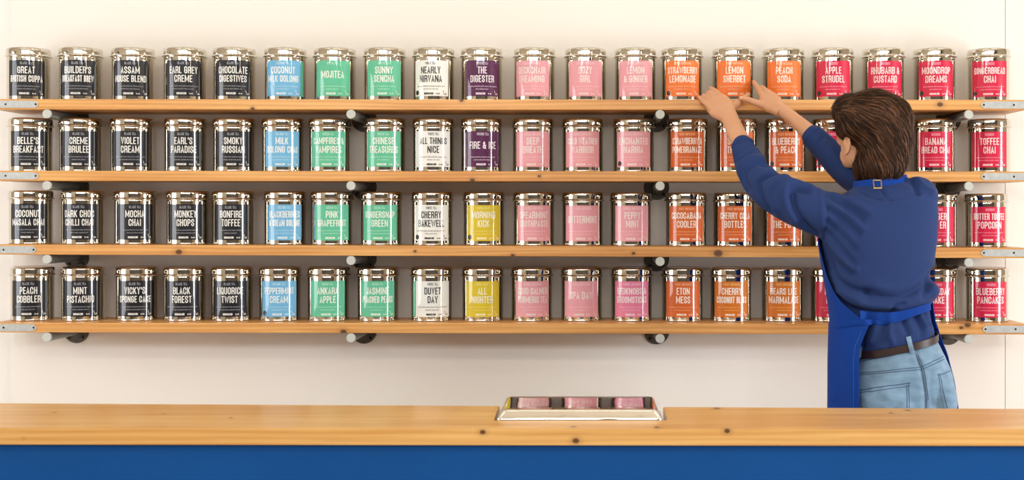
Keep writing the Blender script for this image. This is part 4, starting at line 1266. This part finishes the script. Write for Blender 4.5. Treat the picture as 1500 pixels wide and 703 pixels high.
for a in q[:-1]: ellipsoid(bm, a, .0021, .0021, .0021, None, 8)
bk = pchild('buckle', remeshed(bm, .0006, 2), M_BRASS, ap)

# ---- hair
bm = bmesh.new()
def PE(x, y, D, rx, ry, rz): ellipsoid(bm, P(x, y, D), S(rx, D), ry, S(rz, D), None, 32)
PE(1279, 177, 3.85, 56, .108, 44)
PE(1244, 163, 3.87, 25, .075, 25)
PE(1300, 200, 3.835, 35, .098, 48)
PE(1295, 226, 3.83, 37, .087, 34)
PE(1291, 246, 3.822, 34, .074, 21)
PE(1263, 236, 3.845, 12, .055, 25)
PE(1290, 200, 3.845, 44, .102, 40)
hair = remeshed(bm, 0.005, 22)
V = verts_np(hair); Nn = normals_np(hair)
pxx = CX + V[:, 0] / V[:, 1] * F; pyy = CY - (V[:, 2] - CAMZ) / V[:, 1] * F
def flow(p):
    x = CX + p.x / p.y * F; y = CY - (p.z - CAMZ) / p.y * F
    t = min(1, max(0, (x - 1222) / 108)); s_ = min(1, max(0, (y - 138) / 112))
    ang = math.radians(10 + 42 * t ** 1.4 + 30 * s_ + 8 * math.sin(x * .09 + y * .05))
    if y > 240: ang += math.radians(min(45, (y - 240) * 2.0) * (0.3 + t))
    return Vector((math.cos(ang), 0.12 * (1 - 2 * t), -math.sin(ang)))
lf = np.array([mnoise.noise(Vector((v[0] * 22 - v[2] * 16, v[1] * 20, (v[2] + v[0]) * 9))) for v in V]) * .0055
set_np(hair, V + Nn * lf[:, None])
hair_bvh = bvh_of(hair)
tris = [(hair.vertices[p.vertices[0]].co, p.area, p.normal.copy()) for p in hair.polygons]
rnd = random.Random(3)
hv, hf, hm = [], [], []
cands = [t for t in tris]
for k in range(7500):
    c, _, n0 = rnd.choice(cands)
    if n0.y > .55 and rnd.random() < .6: continue
    if c.y < 3.87 and ((CX + c.x / c.y * F - 1243) / 12) ** 2 + ((CY - (c.z - CAMZ) / c.y * F - 214) / 15) ** 2 < 1: continue
    p = c.copy(); L_ = rnd.uniform(.035, .10); nseg = 8; step = L_ / nseg
    lift0 = rnd.uniform(.0002, .0045) if rnd.random() < .93 else rnd.uniform(.005, .010); flick = rnd.random() < .35; w_ = rnd.uniform(.0006, .0013)
    mi = rnd.choices([0, 1, 2, 3], [3, 2, 4, 3])[0]
    jit = Vector((rnd.uniform(-.12, .12), 0, rnd.uniform(-.12, .12)))
    base = len(hv); npts = 0
    for j in range(nseg + 1):
        h, n_, _, _ = hair_bvh.find_nearest(p)
        if h is None: break
        if h.y < 3.87 and ((CX + h.x / h.y * F - 1243) / 11) ** 2 + ((CY - (h.z - CAMZ) / h.y * F - 214) / 13) ** 2 < 1: break
        t = j / nseg
        q = h + n_ * (lift0 * math.sin(math.pi * min(1, t * 1.1 + .05)) + .0003)
        py_ = CY - (p.z - CAMZ) / p.y * F
        if py_ > 256 or (flick and t > .6 and lift0 > .002):      # tips hang free of the cap
            q = p + n_ * lift0 * .6
        d = (flow(h) + jit); d = (d - n_ * d.dot(n_))
        if d.length < .2: break
        d.normalize(); s_ = d.cross(n_).normalized()
        ww = w_ * (1 - t ** 2) + .0001
        hv += [q - s_ * ww, q + n_ * ww * .6, q + s_ * ww]; npts += 1
        p = h + d * step
        if CY - (p.z - CAMZ) / p.y * F > 252:
            p = p + Vector((d.x * .3 - .25, -.1, -1.0)).normalized() * step * .9
            if CY - (p.z - CAMZ) / p.y * F > 271 + 3 * math.sin(p.x * 90): break
    for j in range(npts - 1):
        b0 = base + 3 * j
        hf += [(b0, b0 + 1, b0 + 4, b0 + 3), (b0 + 1, b0 + 2, b0 + 5, b0 + 4)]; hm += [mi, mi]
ho = pchild('hair', hair, M_HAIR)
sme = bpy.data.meshes.new('strands'); sme.from_pydata([tuple(v) for v in hv], [], hf)
for p_, k in zip(sme.polygons, hm): p_.material_index = k; p_.use_smooth = True
sme.update()
sto = pchild('strands', sme, M_HAIR, ho); sto['kind'] = 'stuff'
